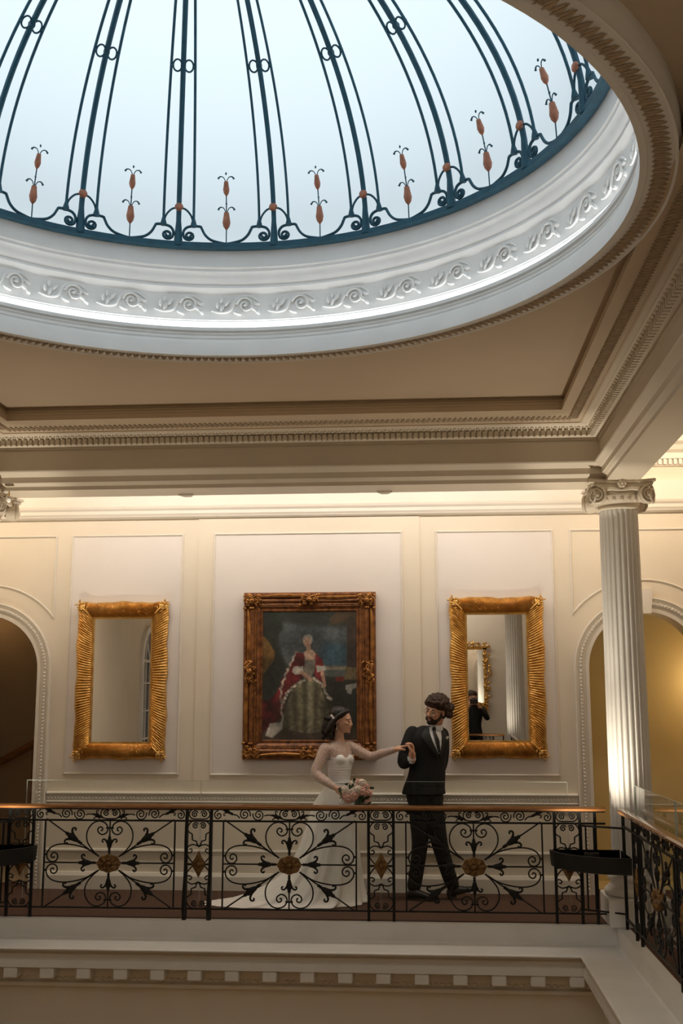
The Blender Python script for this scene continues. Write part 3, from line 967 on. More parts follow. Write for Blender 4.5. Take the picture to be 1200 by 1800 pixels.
def frieze_scrollwork():
    mb = MB()
    Z = 0.802
    for sx in (-1, 1):
        def S(pts, r=0.0055):
            tube2(mb, [(x * sx, z) for x, z in pts], r)
        S(spiral(-0.362, Z, 0.047, 1.9, -0.3, 1, 16))
        S(spiral(-0.250, Z - 0.004, 0.047, 1.9, PI - 0.3, 1, 16))
        S(cr([(-0.40, Z - 0.03), (-0.43, Z - 0.005), (-0.47, Z), (-0.52, Z + 0.03), (-0.56, Z + 0.038)], 4))
        S(spiral(-0.575, Z - 0.008, 0.036, 1.5, PI / 2, 1, 14))
        S(cr([(-0.203, Z - 0.01), (-0.17, Z - 0.004), (-0.13, Z - 0.012), (-0.085, Z - 0.04)], 4))
        S(cr([(0.0, Z - 0.04), (-0.05, Z - 0.036), (-0.078, Z - 0.01), (-0.07, Z + 0.026), (-0.035, Z + 0.038), (-0.012, Z + 0.020)], 4))
        S(spiral(-0.034, Z + 0.003, 0.026, 1.6, 0.7, 1, 14))
    return mb.mesh('frieze_scrollwork', True)
FRIEZE = frieze_scrollwork()
def narrow_scrollwork():
    mb = MB()
    K2 = K
    def q2(px, py):
        return ((px - 1025) * K2, 0.415 + (447 - py) * K2)
    Z = 0.802
    for sx in (-1, 1):
        tube2(mb, [(x * sx, z) for x, z in spiral(-0.037, Z, 0.028, 1.7, 0.4, 1, 14)], 0.0055)
        tube2(mb, [(x * sx, z) for x, z in cr([(0, Z - 0.038), (-0.06, Z - 0.034), (-0.085, Z), (-0.06, Z + 0.036), (0, Z + 0.038)], 4)], 0.0055)
        for sz in (-1, 1):
            def T(pts, r=0.0055):
                tube2(mb, [(x * sx, 0.415 + (z - 0.415) * sz) for x, z in pts], r)
            T(spiral(*q2(1003, 233), 0.026, 1.6, 0.5, 1, 14))
            T(cr([q2(1022, 205), q2(985, 207), q2(962, 232), q2(960, 262), q2(985, 280)], 4))
            T([q2(985, 280), q2(986, 312), q2(1010, 320), q2(1014, 335), q2(1025, 350)], 0.0065)
            T(cr([q2(1025, 350), q2(1010, 342), q2(985, 338), q2(960, 352), q2(955, 372), q2(970, 384), q2(986, 374), q2(980, 362), q2(970, 366)], 4))
            T(cr([q2(956, 385), q2(964, 408), q2(982, 430), q2(995, 440)], 4))
    for sx in (-1, 1):
        tube2(mb, [(0.055 * sx, 0.415), (0.098 * sx, 0.415)], 0.009)
    return mb.mesh('narrow_scrollwork', True)
NARROW = narrow_scrollwork()
def rosette():
    mb = MB()
    n = 32
    rings = []
    for f, h in ((1.0, 0.0), (1.0, 0.012), (0.93, 0.020), (0.80, 0.022), (0.62, 0.030), (0.40, 0.034), (0.30, 0.024), (0.20, 0.032), (0.06, 0.036)):
        row = []
        for k in range(n):
            a = 2 * PI * k / n
            w = 1 + (0.05 * math.cos(8 * a) if f > 0.35 else 0)
            hh = h + (0.006 * math.cos(8 * a) if 0.35 < f < 0.95 else 0)
            row.append((0.094 * f * w * math.cos(a), -hh, 0.070 * f * w * math.sin(a)))
        rings.append(row)
    mb.loft(rings, True, False, True)
    back = [[(x, -y, z) for x, y, z in r] for r in rings]
    mb.loft(back, True, False, True)
    return mb.mesh('rosette', True)
ROSE = rosette()
def diamond():
    mb = MB()
    for sy in (-1, 1):
        rings = []
        for f, h in ((1.0, 0.002), (0.8, 0.014), (0.5, 0.018), (0.4, 0.012), (0.15, 0.022), (0.02, 0.024)):
            row = []
            for k in range(24):
                a = 2 * PI * k / 24
                r = 1.0 / (abs(math.cos(a)) + abs(math.sin(a))) ** 1.15
                row.append((0.060 * f * r * math.cos(a), sy * h, 0.105 * f * r * math.sin(a)))
            rings.append(row)
        mb.loft(rings, True, False, True)
    return mb.mesh('diamond_boss', True)
DIAM = diamond()
mb = MB(); mb.box(-0.011, 0.011, -0.011, 0.011, -0.02, 0.845); POST = mb.mesh('post')
mb = MB(); mb.box(-0.006, 0.006, -0.006, 0.006, 0.075, 0.752); STILE = mb.mesh('stile')
mb = MB()
pp = cr([(-0.012, 0.80), (-0.030, 0.62), (-0.022, 0.47), (-0.030, 0.34), (-0.06, 0.20), (-0.070, 0.08), (-0.050, 0.0), (-0.035, -0.03)], 5)
mb.tube([(0, y, z) for y, z in pp], [0.013 + 0.006 * (i / len(pp)) for i in range(len(pp))], 7)
STAY = mb.mesh('stay', True)
BAYW, HALF = 1.457, 0.63

def railing(label, loc, rotz, x0, x1, bays, stays=()):
    """local x along the rail, -y towards the well."""
    root = thing('iron_railing', label, 'railing', loc, rotz, 'wrought-iron railings round the well')
    L = x1 - x0
    mb = MB()
    prof = [(-0.034, 0.846), (-0.036, 0.862), (-0.026, 0.875), (0.0, 0.880), (0.026, 0.875), (0.036, 0.862), (0.034, 0.846)]
    mb.loft([[(x0, y, z) for y, z in prof], [(x1, y, z) for y, z in prof]], True, True, True)
    mb.build('handrail', 'handrail_wood', root, 30)
    mb = MB(); mb.box(x0, x1, -0.016, 0.016, 0.835, 0.8465)
    mb.build('handrail_core', 'black_iron', root)
    mb = MB(); mb.box(x0, x1, -0.010, 0.010, 0.743, 0.757); mb.build('top_rail', 'black_iron', root)
    mb = MB(); mb.box(x0, x1, -0.009, 0.009, 0.070, 0.082); mb.build('bottom_rail', 'black_iron', root)
    done = set()
    for c in bays:
        pan = link('scrollwork', SCROLL, 'black_iron', root, (c, 0, 0))
        link('frieze_scrollwork', FRIEZE, 'black_iron', root, (c, 0, 0))
        link('rosette', ROSE, 'bronze', pan, (0, 0, 0.415))
        for sx in (-1, 1):
            link('stile', STILE, 'black_iron', root, (c + 0.532 * sx, 0, 0))
            for d in (-1, 1):
                x = round(c + sx * HALF, 4)
                if x0 - 0.001 <= x <= x1 + 0.001 and x not in done:
                    done.add(x)
                    link('post', POST, 'black_iron', root, (x, 0, 0))
        ang = math.atan2(0.343, 0.524)
        def leaf(x, z, a, s=1.0):
            o = link('bell_leaf', BELL, 'black_iron', pan, (x, 0, z), (0, -a, 0))
            o.scale = (s, s, s)
        for sx in (-1, 1):
            leaf(0.105 * sx, 0.419, 0 if sx > 0 else PI)
            for sz in (-1, 1):
                a = math.atan2(0.29 * sz, 0.44 * sx)
                leaf(0.225 * sx, 0.415 + 0.148 * sz, a, 1.12)
        leaf(0, 0.490, PI / 2, 0.95)
        leaf(0, 0.340, -PI / 2, 0.95)
        for sx in (-1, 1):
            leaf(-0.055 * sx, 0.768, PI - 0.35 if sx > 0 else 0.35, 0.62)
            leaf(-0.56 * sx, 0.832, 0.5 if sx < 0 else PI - 0.5, 0.0001) if False else None
            leaf(0.455 * sx, 0.806, 0.35 if sx > 0 else PI - 0.35, 0.60)
    # narrow bays between neighbouring posts
    edges = sorted(bays)
    nar = [c + BAYW / 2 for c in edges] + ([edges[0] - BAYW / 2] if edges else [])
    for c in nar:
        if c - 0.1 < x0 or c + 0.1 > x1:
            continue
        for sx in (-1, 1):
            x = round(c + sx * (BAYW / 2 - HALF), 4)
            if not any(abs(x - d) < 0.01 for d in done):
                done.add(x)
                link('post', POST, 'black_iron', root, (x, 0, 0))
        nb = link('narrow_scrollwork', NARROW, 'black_iron', root, (c, 0, 0))
        link('diamond_boss', DIAM, 'bronze', nb, (0, 0, 0.415))
        if any(abs(c - s_) < 0.1 for s_ in stays):
            for sx in (-1, 1):
                link('stay', STAY, 'black_iron', root, (c + sx * (BAYW / 2 - HALF), 0, 0))
    for x in (x0 + 0.02, x1 - 0.08):
        link('post', POST, 'black_iron', root, (x, 0, 0))
    return root
RAILY = 9.13
rail_far = railing('black wrought-iron railing with wooden handrail in front of the couple', (XC, RAILY, 0), 0, mx(1.37) - XC, 1.37 - XC, [-BAYW, 0, BAYW], stays=(-BAYW / 2,))
rail_right = railing('black wrought-iron railing running towards the viewer on the right', (1.475, YC, 0), -PI / 2, -(8.95 - YC), 8.95 - YC, [-2 * BAYW, -BAYW, 0, BAYW, 2 * BAYW])
rail_left = railing('black wrought-iron railing along the left side of the well', (mx(1.475), YC, 0), PI / 2, -(8.95 - YC), 8.95 - YC, [-2 * BAYW, -BAYW, 0, BAYW, 2 * BAYW])
rail_near = railing('black wrought-iron railing on the near side, reflected in the right mirror', (XC, my(RAILY), 0), PI, mx(1.37) - XC, 1.37 - XC, [-BAYW, 0, BAYW])

# chamfered corner rails and the black uplight trays
def corner(sx, sy, label, lab2):
    cx_, cy_ = (1.475 if sx > 0 else mx(1.475)), (9.13 if sy > 0 else my(9.13))
    root = thing('corner_rail', lab2, 'railing', (cx_, cy_, 0), 0, 'short corner rails linking the railings')
    a = Vector((-0.312 * sx, 0, 0)); b = Vector((0, -0.20 * sy, 0))
    mb = MB()
    mb.tube([a + Vector((0, 0, 0.735)), b + Vector((0, 0, 0.735))], 0.011, 4); mb.build('top_bar', 'black_iron', root)
    mb = MB()
    mb.tube([a + Vector((0, 0, 0.11)), b + Vector((0, 0, 0.11))], 0.009, 4); mb.build('bottom_bar', 'black_iron', root)
    for t in (0.06, 0.16, 0.34):
        p = a + (b - a) * t
        mb = MB(); mb.box(p.x - 0.006, p.x + 0.006, p.y - 0.006, p.y + 0.006, 0.1, 0.74); mb.build('bar', 'black_iron', root)
    tr = thing('uplight_tray', label, 'light tray', (cx_, cy_, 0.44), 0, 'quarter-round trays holding the uplights')
    mb = MB()
    rings = []
    for z, r, cap in ((-0.01, 0.50, 0), (0.0, 0.535, 0), (0.115, 0.545, 0), (0.115, 0.525, 0), (0.03, 0.51, 0)):
        row = [(0.0 * sx, -0.02 * sy, z)]
        for k in range(17):
            t = PI / 2 * k / 16
            e = 1.0
            row.append((-r * math.cos(t) * sx, -r * 0.92 * math.sin(t) * sy - 0.02 * sy, z))
        rings.append(row)
    mb.loft(rings, True, True, True)
    mb.build('tray_body', 'tray_metal', tr, 40)
    mb = MB(); mb.lathe([(0.0, 0.035), (0.06, 0.035), (0.065, 0.05), (0.055, 0.12), (0.045, 0.122), (0.045, 0.10), (0.0, 0.10)], 20, center=(-0.25 * sx, -0.23 * sy)); mb.build('lamp_housing', 'tray_metal', tr, True)
corner(1, 1, 'black quarter-round tray in the corner before the right column', 'short black rail across the corner beside the right column')
corner(-1, 1, 'black quarter-round tray in the corner at the left edge', 'short black rail across the corner at the left edge')
corner(1, -1, 'black quarter-round tray reflected at the foot of the right mirror', 'short black corner rail reflected at the foot of the right mirror')

# toughened glass screens behind the railings
def glass_pane(label, loc, rotz, w, z0=0.13, z1=1.06):
    root = thing('glass_screen', label, 'glass screen', (loc[0], loc[1], 0), rotz, 'clear glass screens behind the railings')
    mb = MB(); mb.add([(-w / 2 + 0.006, 0, z0), (w / 2 - 0.006, 0, z0), (w / 2 - 0.006, 0, z1 - 0.002), (-w / 2 + 0.006, 0, z1 - 0.002)], [(0, 1, 2, 3)])
    mb.build('pane', 'clear_glass', root)
    mb = MB(); mb.box(-w / 2 + 0.004, w / 2 - 0.004, -0.005, 0.005, z1 - 0.002, z1); mb.build('top_edge', 'glass_edge', root)
    for s_ in (-1, 1):
        mb = MB(); mb.box(s_ * (w / 2 - 0.005) - 0.0005, s_ * (w / 2 - 0.005) + 0.0005, -0.005, 0.005, z0, z1); mb.build('side_edge', 'glass_edge', root)
gx = [-3.30, -1.845, -0.39, 1.10]
for i in range(3):
    glass_pane(['clear glass screen behind the railing at the left, below the left mirror', 'clear glass screen in front of the bride', 'clear glass screen in front of the groom'][i], ((gx[i] + gx[i + 1]) / 2, 9.21), 0, gx[i + 1] - gx[i])
for i in range(2):
    glass_pane(['clear glass screen inside the right railing, nearest the column', 'clear glass screen inside the right railing, cut off by the right edge'][i], (1.56, 8.15 - 1.42 * i), PI / 2, 1.42)

# ================================================================== WALL HANGINGS
def ribbed_mirror(label, x0, x1, z0, z1, tilt, seed):
    rnd = random.Random(seed)
    cx_, cz_ = (x0 + x1) / 2, (z0 + z1) / 2
    W, H = x1 - x0, z1 - z0
    fw = 0.152
    root = thing('gilt_mirror', label, 'mirror', (cx_, WALL - 0.006, cz_), 0, 'gilt mirrors on the back wall')
    root.rotation_euler = (tilt, 0, 0)
    def side(L, a, pitch, nm, off):
        mb = MB()
        ns = int(L / pitch) * 6
        nt_ = 9
        rows = []
        for i in range(ns + 1):
            u = i / ns
            row = []
            for j in range(nt_ + 1):
                t = j / nt_
                s0, s1 = t * fw, L - t * fw
                s_ = s0 + (s1 - s0) * u - L / 2
                sl = u * L / pitch
                wob = 0.30 * math.sin(s_ * 7 + off) + 0.35 * t * math.sin(s_ * 5 + off)
                rib = abs(math.sin(PI * (sl + wob + 0.5 * t)))
                env = min(1.0, 8 * u, 8 * (1 - u))
                wave = (0.006 * math.sin(s_ * 2 * PI / 0.46 + off) + 0.003 * math.sin(s_ * 2 * PI / 0.19 + off)) * env * (1 - t)
                d = 0.022 + 0.052 * math.sin(PI * min(1, t * 0.92 + 0.06)) ** 0.8 - 0.016 * t + (0.016 * rib ** 0.8) * (1 if 0.02 < t < 0.97 else 0)
                row.append((s_, -d, off_h(L, t) + wave))
            rows.append(row)
        # back edge
        mb.loft(rows, False)
        o_row = [(p[0][0], 0.0, p[0][2]) for p in rows]
        mb.loft([[r[0] for r in rows], o_row], False)
        return mb
    for nm, L, dist, ang, pitch in (('frame_side', W, H / 2, 0, 0.0125), ('frame_side', H, W / 2, PI / 2, 0.026), ('frame_side', W, H / 2, PI, 0.0125), ('frame_side', H, W / 2, -PI / 2, 0.026)):
        def off_h(L_, t, dist=dist):
            return dist - t * fw
        mbx = side(L, ang, pitch, nm, rnd.uniform(0, 6))
        o = mbx.build(nm, 'gilt', root, True)
        o.rotation_euler = (0, ang, 0)
    gw, gh = W - 2 * fw, H - 2 * fw
    mb = MB()
    for s_ in (-1, 1):
        mb.box(-gw / 2 - 0.004, gw / 2 + 0.004, -0.028, -0.008, s_ * gh / 2 - 0.008, s_ * gh / 2 + 0.008)
        mb.box(s_ * gw / 2 - 0.008, s_ * gw / 2 + 0.008, -0.028, -0.008, -gh / 2, gh / 2)
    o = mb.build('inner_lip', 'gilt', root)
    mb = MB(); mb.add([(-gw / 2, -0.012, -gh / 2), (gw / 2, -0.012, -gh / 2), (gw / 2, -0.012, gh / 2), (-gw / 2, -0.012, gh / 2)], [(0, 1, 2, 3)])
    mb.build('mirror_glass', 'mirror_silver', root)
    mb = MB()       # acanthus corner, diagonal along +x+z
    for k in range(5):
        a = -0.62 + 0.31 * k
        l = 0.068 - 0.010 * abs(k - 2)
        d = Vector((math.cos(PI / 4 + a), 0, math.sin(PI / 4 + a)))
        p = d * 0.045
        mb.ell((p.x, -0.075, p.z), (l * 0.62, 0.014, 0.012), 8, 6, rot=Matrix.Rotation(-(PI / 4 + a), 3, 'Y'))
        p = d * (0.045 + l * 0.75)
        mb.ell((p.x, -0.066, p.z), (0.016, 0.016, 0.014), 7, 5)
    for sg in (-1, 1):
        for k in range(4):
            p0 = Vector((0.02 + 0.03 * k, 0, 0.02 + 0.03 * k))
            dd = Vector((math.cos(PI / 4 + sg * 1.25), 0, math.sin(PI / 4 + sg * 1.25)))
            p = p0 + dd * 0.03
            mb.ell((p.x - 0.03, -0.072, p.z - 0.03), (0.030 - 0.003 * k, 0.012, 0.010), 7, 5, rot=Matrix.Rotation(-(PI / 4 + sg * 0.95), 3, 'Y'))
    mb.tube([(-0.05, -0.07, -0.05), (0.0, -0.088, 0.0), (0.075, -0.06, 0.075)], [0.012, 0.010, 0.006], 6)
    leaf = mb.mesh('corner_leaf', True)
    for sx in (-1, 1):
        for sz in (-1, 1):
            o = link('corner_leaf', leaf, 'gilt', root, (sx * (W / 2 - 0.076), 0, sz * (H / 2 - 0.076)))
            o.scale = (0.80 * sx, 1, 0.80 * sz)
    return root
mir_l = ribbed_mirror('tall gilt ribbed mirror left of the portrait', -3.325, -2.452, 1.168, 2.640, math.radians(0.5), 3)
mir_r = ribbed_mirror('tall gilt ribbed mirror right of the groom, reflecting a column', 0.216, 1.081, 1.186, 2.656, math.radians(0.8), 5)

# portrait
import numpy as np
def paint(nx, nz):
    """flat painted canvas colours, evaluated on a grid of the picture (x right, y down, in 675 x 925 units)."""
    X, Y = np.meshgrid(np.linspace(0, 675, nx), np.linspace(925, 0, nz))
    rng = np.random.default_rng(4)
    def fbm(sc, seed):
        out = np.zeros_like(X)
        r = np.random.default_rng(seed)
        for o_ in range(4):
            f = sc * 2 ** o_
            gx_, gy_ = X / f_base * f, Y / f_base * f
            n = r.random((int(gy_.max()) + 3, int(gx_.max()) + 3))
            i, j = gy_.astype(int), gx_.astype(int)
            u, v = gx_ - j, gy_ - i
            u = u * u * (3 - 2 * u); v = v * v * (3 - 2 * v)
            out += (n[i, j] * (1 - u) * (1 - v) + n[i, j + 1] * u * (1 - v) + n[i + 1, j] * (1 - u) * v + n[i + 1, j + 1] * u * v) / 2 ** o_
        return out / 1.875
    f_base = 675.0
    N1, N2 = fbm(4, 1), fbm(11, 2)
    C = np.zeros(X.shape + (3,))
    C[:] = np.array((52, 56, 50))
    N3 = fbm(40, 3)
    wob = (N2 - 0.5) * 16 + (N3 - 0.5) * 12
    def poly(pts, colr, feather=6, amt=1.0, shade=None):
        P = np.array(pts, float)
        inside = np.zeros(X.shape, bool)
        dist = np.full(X.shape, 1e9)
        xx, yy = X + wob * 0.5, Y + wob * 0.5
        for (x1, y1), (x2, y2) in zip(P, np.roll(P, -1, 0)):
            cond = ((y1 > yy) != (y2 > yy)) & (xx < (x2 - x1) * (yy - y1) / (y2 - y1 + 1e-9) + x1)
            inside ^= cond
            dx, dy = x2 - x1, y2 - y1
            t = np.clip(((xx - x1) * dx + (yy - y1) * dy) / (dx * dx + dy * dy + 1e-9), 0, 1)
            dist = np.minimum(dist, np.hypot(xx - x1 - t * dx, yy - y1 - t * dy))
        sd = np.where(inside, dist, -dist)
        w = np.clip(sd / feather + 0.5, 0, 1)[..., None] * amt
        cc = np.array(colr, float)[None, None, :]
        if shade is not None:
            cc = cc * shade[..., None]
        C[:] = C * (1 - w) + cc * w
    def oval(cx, cy, rx, ry, colr, feather=0.25, shade=None, amt=1.0):
        d = np.hypot((X - cx) / rx, (Y - cy) / ry)
        w = np.clip((1 - d) / feather + 0.5, 0, 1)[..., None] * amt
        cc = np.array(colr, float)[None, None, :]
        if shade is not None:
            cc = cc * shade[..., None]
        C[:] = C * (1 - w) + cc * w
    sh = 0.75 + 0.5 * N1
    sky = [(120, 80), (330, 110), (610, 120), (610, 420), (420, 420), (300, 380), (190, 430), (120, 260)]
    poly(sky, (82, 90, 92), 40, shade=sh)
    poly([(430, 220), (605, 250), (605, 400), (440, 400), (400, 330)], (62, 94, 110), 50, shade=sh)
    poly([(400, 395), (610, 400), (610, 430), (400, 425)], (150, 140, 120), 18)
    poly([(420, 430), (610, 425), (600, 480), (420, 470)], (90, 98, 92), 16)
    poly([(0, 0), (140, 0), (150, 110), (100, 220), (170, 400), (120, 560), (60, 600), (0, 560)], (42, 48, 40), 26, shade=sh)
    poly([(0, 170), (50, 220), (95, 300), (90, 350), (40, 420), (0, 470)], (112, 80, 36), 12, shade=0.6 + 0.8 * N2)
    poly([(480, 60), (540, 0), (675, 0), (675, 80), (560, 90), (500, 110)], (74, 58, 40), 20, shade=sh)
    poly([(605, 90), (675, 90), (675, 420), (600, 410)], (66, 52, 44), 8, shade=sh)
    poly([(590, 405), (675, 410), (675, 520), (580, 500)], (108, 92, 62), 7, shade=sh)
    poly([(430, 500), (675, 495), (675, 925), (430, 860)], (40, 44, 38), 14, shade=sh)
    poly([(520, 475), (578, 470), (580, 505), (522, 505)], (128, 46, 36), 6)
    poly([(590, 535), (675, 515), (675, 545), (640, 560), (630, 600), (605, 590), (595, 565)], (150, 148, 138), 6, shade=sh)
    poly([(0, 850), (675, 830), (675, 925), (0, 925)], (78, 66, 56), 30, shade=sh)
    red = 0.35 + 1.2 * N2
    # cloak with pale fur edging
    poly([(245, 300), (180, 420), (110, 580), (50, 640), (0, 640), (0, 870), (90, 800), (150, 760), (180, 600), (290, 470), (300, 340)], (104, 27, 30), 8, shade=red)
    poly([(380, 300), (430, 380), (450, 500), (420, 580), (380, 480), (360, 360)], (112, 34, 36), 8, shade=red)
    # gown
    fold = 0.72 + 0.34 * (0.5 + 0.5 * np.sin(X / 13.0 + (Y - 500) * (X - 330) / 16000.0)) * (0.35 + 0.7 * N2 + 0.7 * N3)
    poly([(300, 470), (390, 480), (440, 600), (500, 790), (470, 855), (330, 875), (200, 850), (150, 820), (165, 720), (220, 560)], (118, 112, 84), 9, shade=fold)
    for ex, ey in ((185, 760), (470, 740)):
        oval(ex, ey, 60, 170, (60, 58, 44), 1.2, amt=0.45)
    poly([(325, 480), (355, 480), (370, 860), (320, 865)], (150, 146, 124), 26, amt=0.5)
    # fur edging
    for pts in ([(245, 300), (185, 420), (135, 560), (150, 800)], [(150, 660), (180, 590), (240, 530), (310, 490)], [(360, 480), (420, 520), (470, 620), (490, 635)]):
        for (a, b) in zip(pts[:-1], pts[1:]):
            for t in np.linspace(0, 1, 24):
                oval(a[0] + (b[0] - a[0]) * t + 5 * math.sin(t * 17), a[1] + (b[1] - a[1]) * t, 8, 8, (160, 152, 138), 0.9, shade=0.5 + N3, amt=0.75)
    poly([(60, 800), (150, 795), (150, 840), (80, 905), (30, 890)], (188, 180, 168), 10, shade=sh)
    # bodice, sleeves, arms, head
    poly([(290, 335), (385, 335), (375, 430), (345, 490), (310, 470), (295, 410)], (126, 120, 108), 8, shade=sh)
    poly([(240, 300), (300, 310), (300, 400), (250, 400)], (120, 34, 36), 9, shade=red)
    poly([(380, 310), (430, 350), (440, 400), (390, 400)], (116, 34, 36), 9, shade=red)
    poly([(225, 400), (290, 395), (300, 450), (240, 460), (215, 440)], (186, 180, 166), 8, shade=sh)
    poly([(385, 395), (450, 400), (455, 430), (395, 445)], (180, 176, 164), 8, shade=sh)
    poly([(262, 440), (290, 430), (360, 490), (350, 510), (330, 500)], (192, 150, 124), 6)
    poly([(415, 430), (440, 430), (456, 540), (440, 555), (425, 500)], (186, 144, 120), 6)
    poly([(295, 300), (320, 280), (355, 280), (385, 310), (370, 355), (310, 355)], (200, 164, 138), 8)
    poly([(316, 250), (345, 250), (348, 290), (314, 290)], (188, 148, 122), 5)
    oval(325, 210, 36, 40, (168, 164, 154), 0.25)
    oval(322, 226, 26, 36, (204, 164, 138), 0.3)
    oval(312, 222, 5, 3, (90, 66, 54), 0.8); oval(331, 222, 5, 3, (90, 66, 54), 0.8); oval(321, 247, 7, 3, (158, 76, 66), 0.8); oval(321, 234, 3, 6, (176, 132, 108), 0.9)
    C *= (0.40 + 0.34 * N2 + 0.2 * N1 + 0.42 * N3)[..., None]
    g = C.mean(-1, keepdims=True)
    C[:] = C * 0.9 + g * 0.1 + 6
    return np.clip(C / 255.0, 0, 1)
def s2l(c):
    return np.where(c <= 0.04045, c / 12.92, ((c + 0.055) / 1.055) ** 2.4)
def portrait():
    x0, x1, z0, z1 = -1.719, -0.474, 1.167, 2.716
    cx0, cx1, cz0, cz1 = -1.538, -0.657, 1.351, 2.535
    W, H = x1 - x0, z1 - z0
    xc, zc = (x0 + x1) / 2, (z0 + z1) / 2
    root = thing('portrait_painting', 'large portrait of a lady in a red cloak, in a carved dark gilt frame', 'painting', (xc, WALL - 0.016, zc))
    root.rotation_euler = (math.radians(0.6), 0, 0)
    nx, nz = 230, 312
    Cc = s2l(paint(nx, nz)).reshape(-1, 3)
    a, b = (cx1 - cx0) / 2 + 0.01, (cz1 - cz0) / 2 + 0.01
    vs = [(-a + 2 * a * i / (nx - 1), -0.03, -b + 2 * b * j / (nz - 1)) for j in range(nz) for i in range(nx)]
    fs = [(j * nx + i, j * nx + i + 1, (j + 1) * nx + i + 1, (j + 1) * nx + i) for j in range(nz - 1) for i in range(nx - 1)]
    me = bpy.data.meshes.new('canvas')
    me.from_pydata(vs, [], fs)
    at = me.color_attributes.new('paint', 'FLOAT_COLOR', 'POINT')
    at.data.foreach_set('color', np.c_[Cc, np.ones(len(Cc))].astype(np.float32).ravel())
    m = bpy.data.materials.new('oil_paint'); m.use_nodes = True
    nt = m.node_tree
    bs = nt.nodes['Principled BSDF']; bs.inputs['Roughness'].default_value = 0.45
    an = nt.nodes.new('ShaderNodeAttribute'); an.attribute_name = 'paint'
    nt.links.new(an.outputs['Color'], bs.inputs['Base Color'])
    MATS['oil_paint'] = m
    link('canvas', me, 'oil_paint', root)
    prof = [(0.0, 0.0), (0.0, 0.045), (0.012, 0.060), (0.026, 0.062), (0.040, 0.050), (0.052, 0.052), (0.066, 0.066), (0.082, 0.070), (0.098, 0.060), (0.104, 0.052), (0.112, 0.056), (0.122, 0.048), (0.130, 0.052), (0.140, 0.044), (0.158, 0.034), (0.164, 0.040), (0.174, 0.040), (0.182, 0.030), (0.182, 0.012)]
    cs = [(-W / 2, -H / 2), (W / 2, -H / 2), (W / 2, H / 2), (-W / 2, H / 2)]
    for k in range(4):
        mb = MB()
        rows = []
        (ax, az), (bx, bz) = cs[k], cs[(k + 1) % 4]
        dx, dz = (bx - ax), (bz - az)
        L = math.hypot(dx, dz); dx /= L; dz /= L
        nxn, nzn = -dz, dx
        r0 = [(ax + dx * o_ + nxn * o_, -h, az + dz * o_ + nzn * o_) for o_, h in prof]
        r1 = [(bx - dx * o_ + nxn * o_, -h, bz - dz * o_ + nzn * o_) for o_, h in prof]
        mb.loft([r0, r1], False)
        fo = mb.build('frame_side', 'frame_wood', root)
        mb = MB()
        nb_ = int((L - 0.3) / 0.016)
        for i in range(nb_):
            s_ = 0.15 + (L - 0.3) * (i + 0.5) / nb_
            mb.ell((ax + dx * s_ + nxn * 0.117, -0.054, az + dz * s_ + nzn * 0.117), (0.006, 0.006, 0.006), 5, 4)
        o = mb.build('bead_row', 'old_gilt', fo, True); o['kind'] = 'stuff'
        mb = MB()
        s_pts = [(ax + dx * (0.16 + (L - 0.32) * i / 40) + nxn * (0.042 + 0.010 * math.sin(PI * i / 20)), -0.062, az + dz * (0.16 + (L - 0.32) * i / 40) + nzn * (0.042 + 0.010 * math.sin(PI * i / 20))) for i in range(41)]
        mb.tube(s_pts, [0.010 + 0.010 * abs(math.sin(PI * i / 20)) for i in range(41)], 6)
        mb.build('gilt_swag', 'old_gilt', fo, True)
    def carving(n, sx_, sz_, seed):
        r = random.Random(seed)
        mb = MB()
        for k in range(n):
            x, z = r.uniform(-1, 1), r.uniform(-1, 1)
            mb.ell((x * sx_, -0.068 - 0.02 * (1 - abs(x)) * (1 - abs(z)), z * sz_), (r.uniform(0.012, 0.024), 0.016, r.uniform(0.009, 0.016)), 7, 5, rot=Matrix.Rotation(r.uniform(0, PI), 3, 'Y'))
        for sg in (-1, 1):
            mb.tube([(x * sg, -0.085, z) for x, z in spiral(sx_ * 0.5, 0.0, min(sx_, sz_) * 0.55, 1.5, 0, 1, 14, 0.2)], 0.008, 6)
            mb.tube([(sx_ * 0.95 * sg, -0.075, -sz_ * 0.4), (sx_ * 0.5 * sg, -0.09, sz_ * 0.75), (0, -0.095, sz_ * 0.35)], [0.006, 0.010, 0.012], 6)
        mb.ell((0, -0.09, 0), (sx_ * 0.35, 0.018, sz_ * 0.45), 10, 7)
        return mb.mesh('carving', True)
    cm = carving(26, 0.075, 0.070, 1)
    for sx in (-1, 1):
        for sz in (-1, 1):
            o = link('corner_carving', cm, 'old_gilt', root, (sx * (W / 2 - 0.082), 0, sz * (H / 2 - 0.082)))
            o.scale = (sx, 1, sz)
    hm = carving(20, 0.092, 0.052, 2)
    for sz in (-1, 1):
        o = link('centre_carving', hm, 'old_gilt', root, (0, 0, sz * (H / 2 - 0.07))); o.scale = (1, 1, sz)
    vm = carving(20, 0.098, 0.048, 3)
    for sx in (-1, 1):
        o = link('centre_carving', vm, 'old_gilt', root, (sx * (W / 2 - 0.07), 0, 0.03)); o.rotation_euler = (0, PI / 2 * sx, 0)
    return root
portrait()

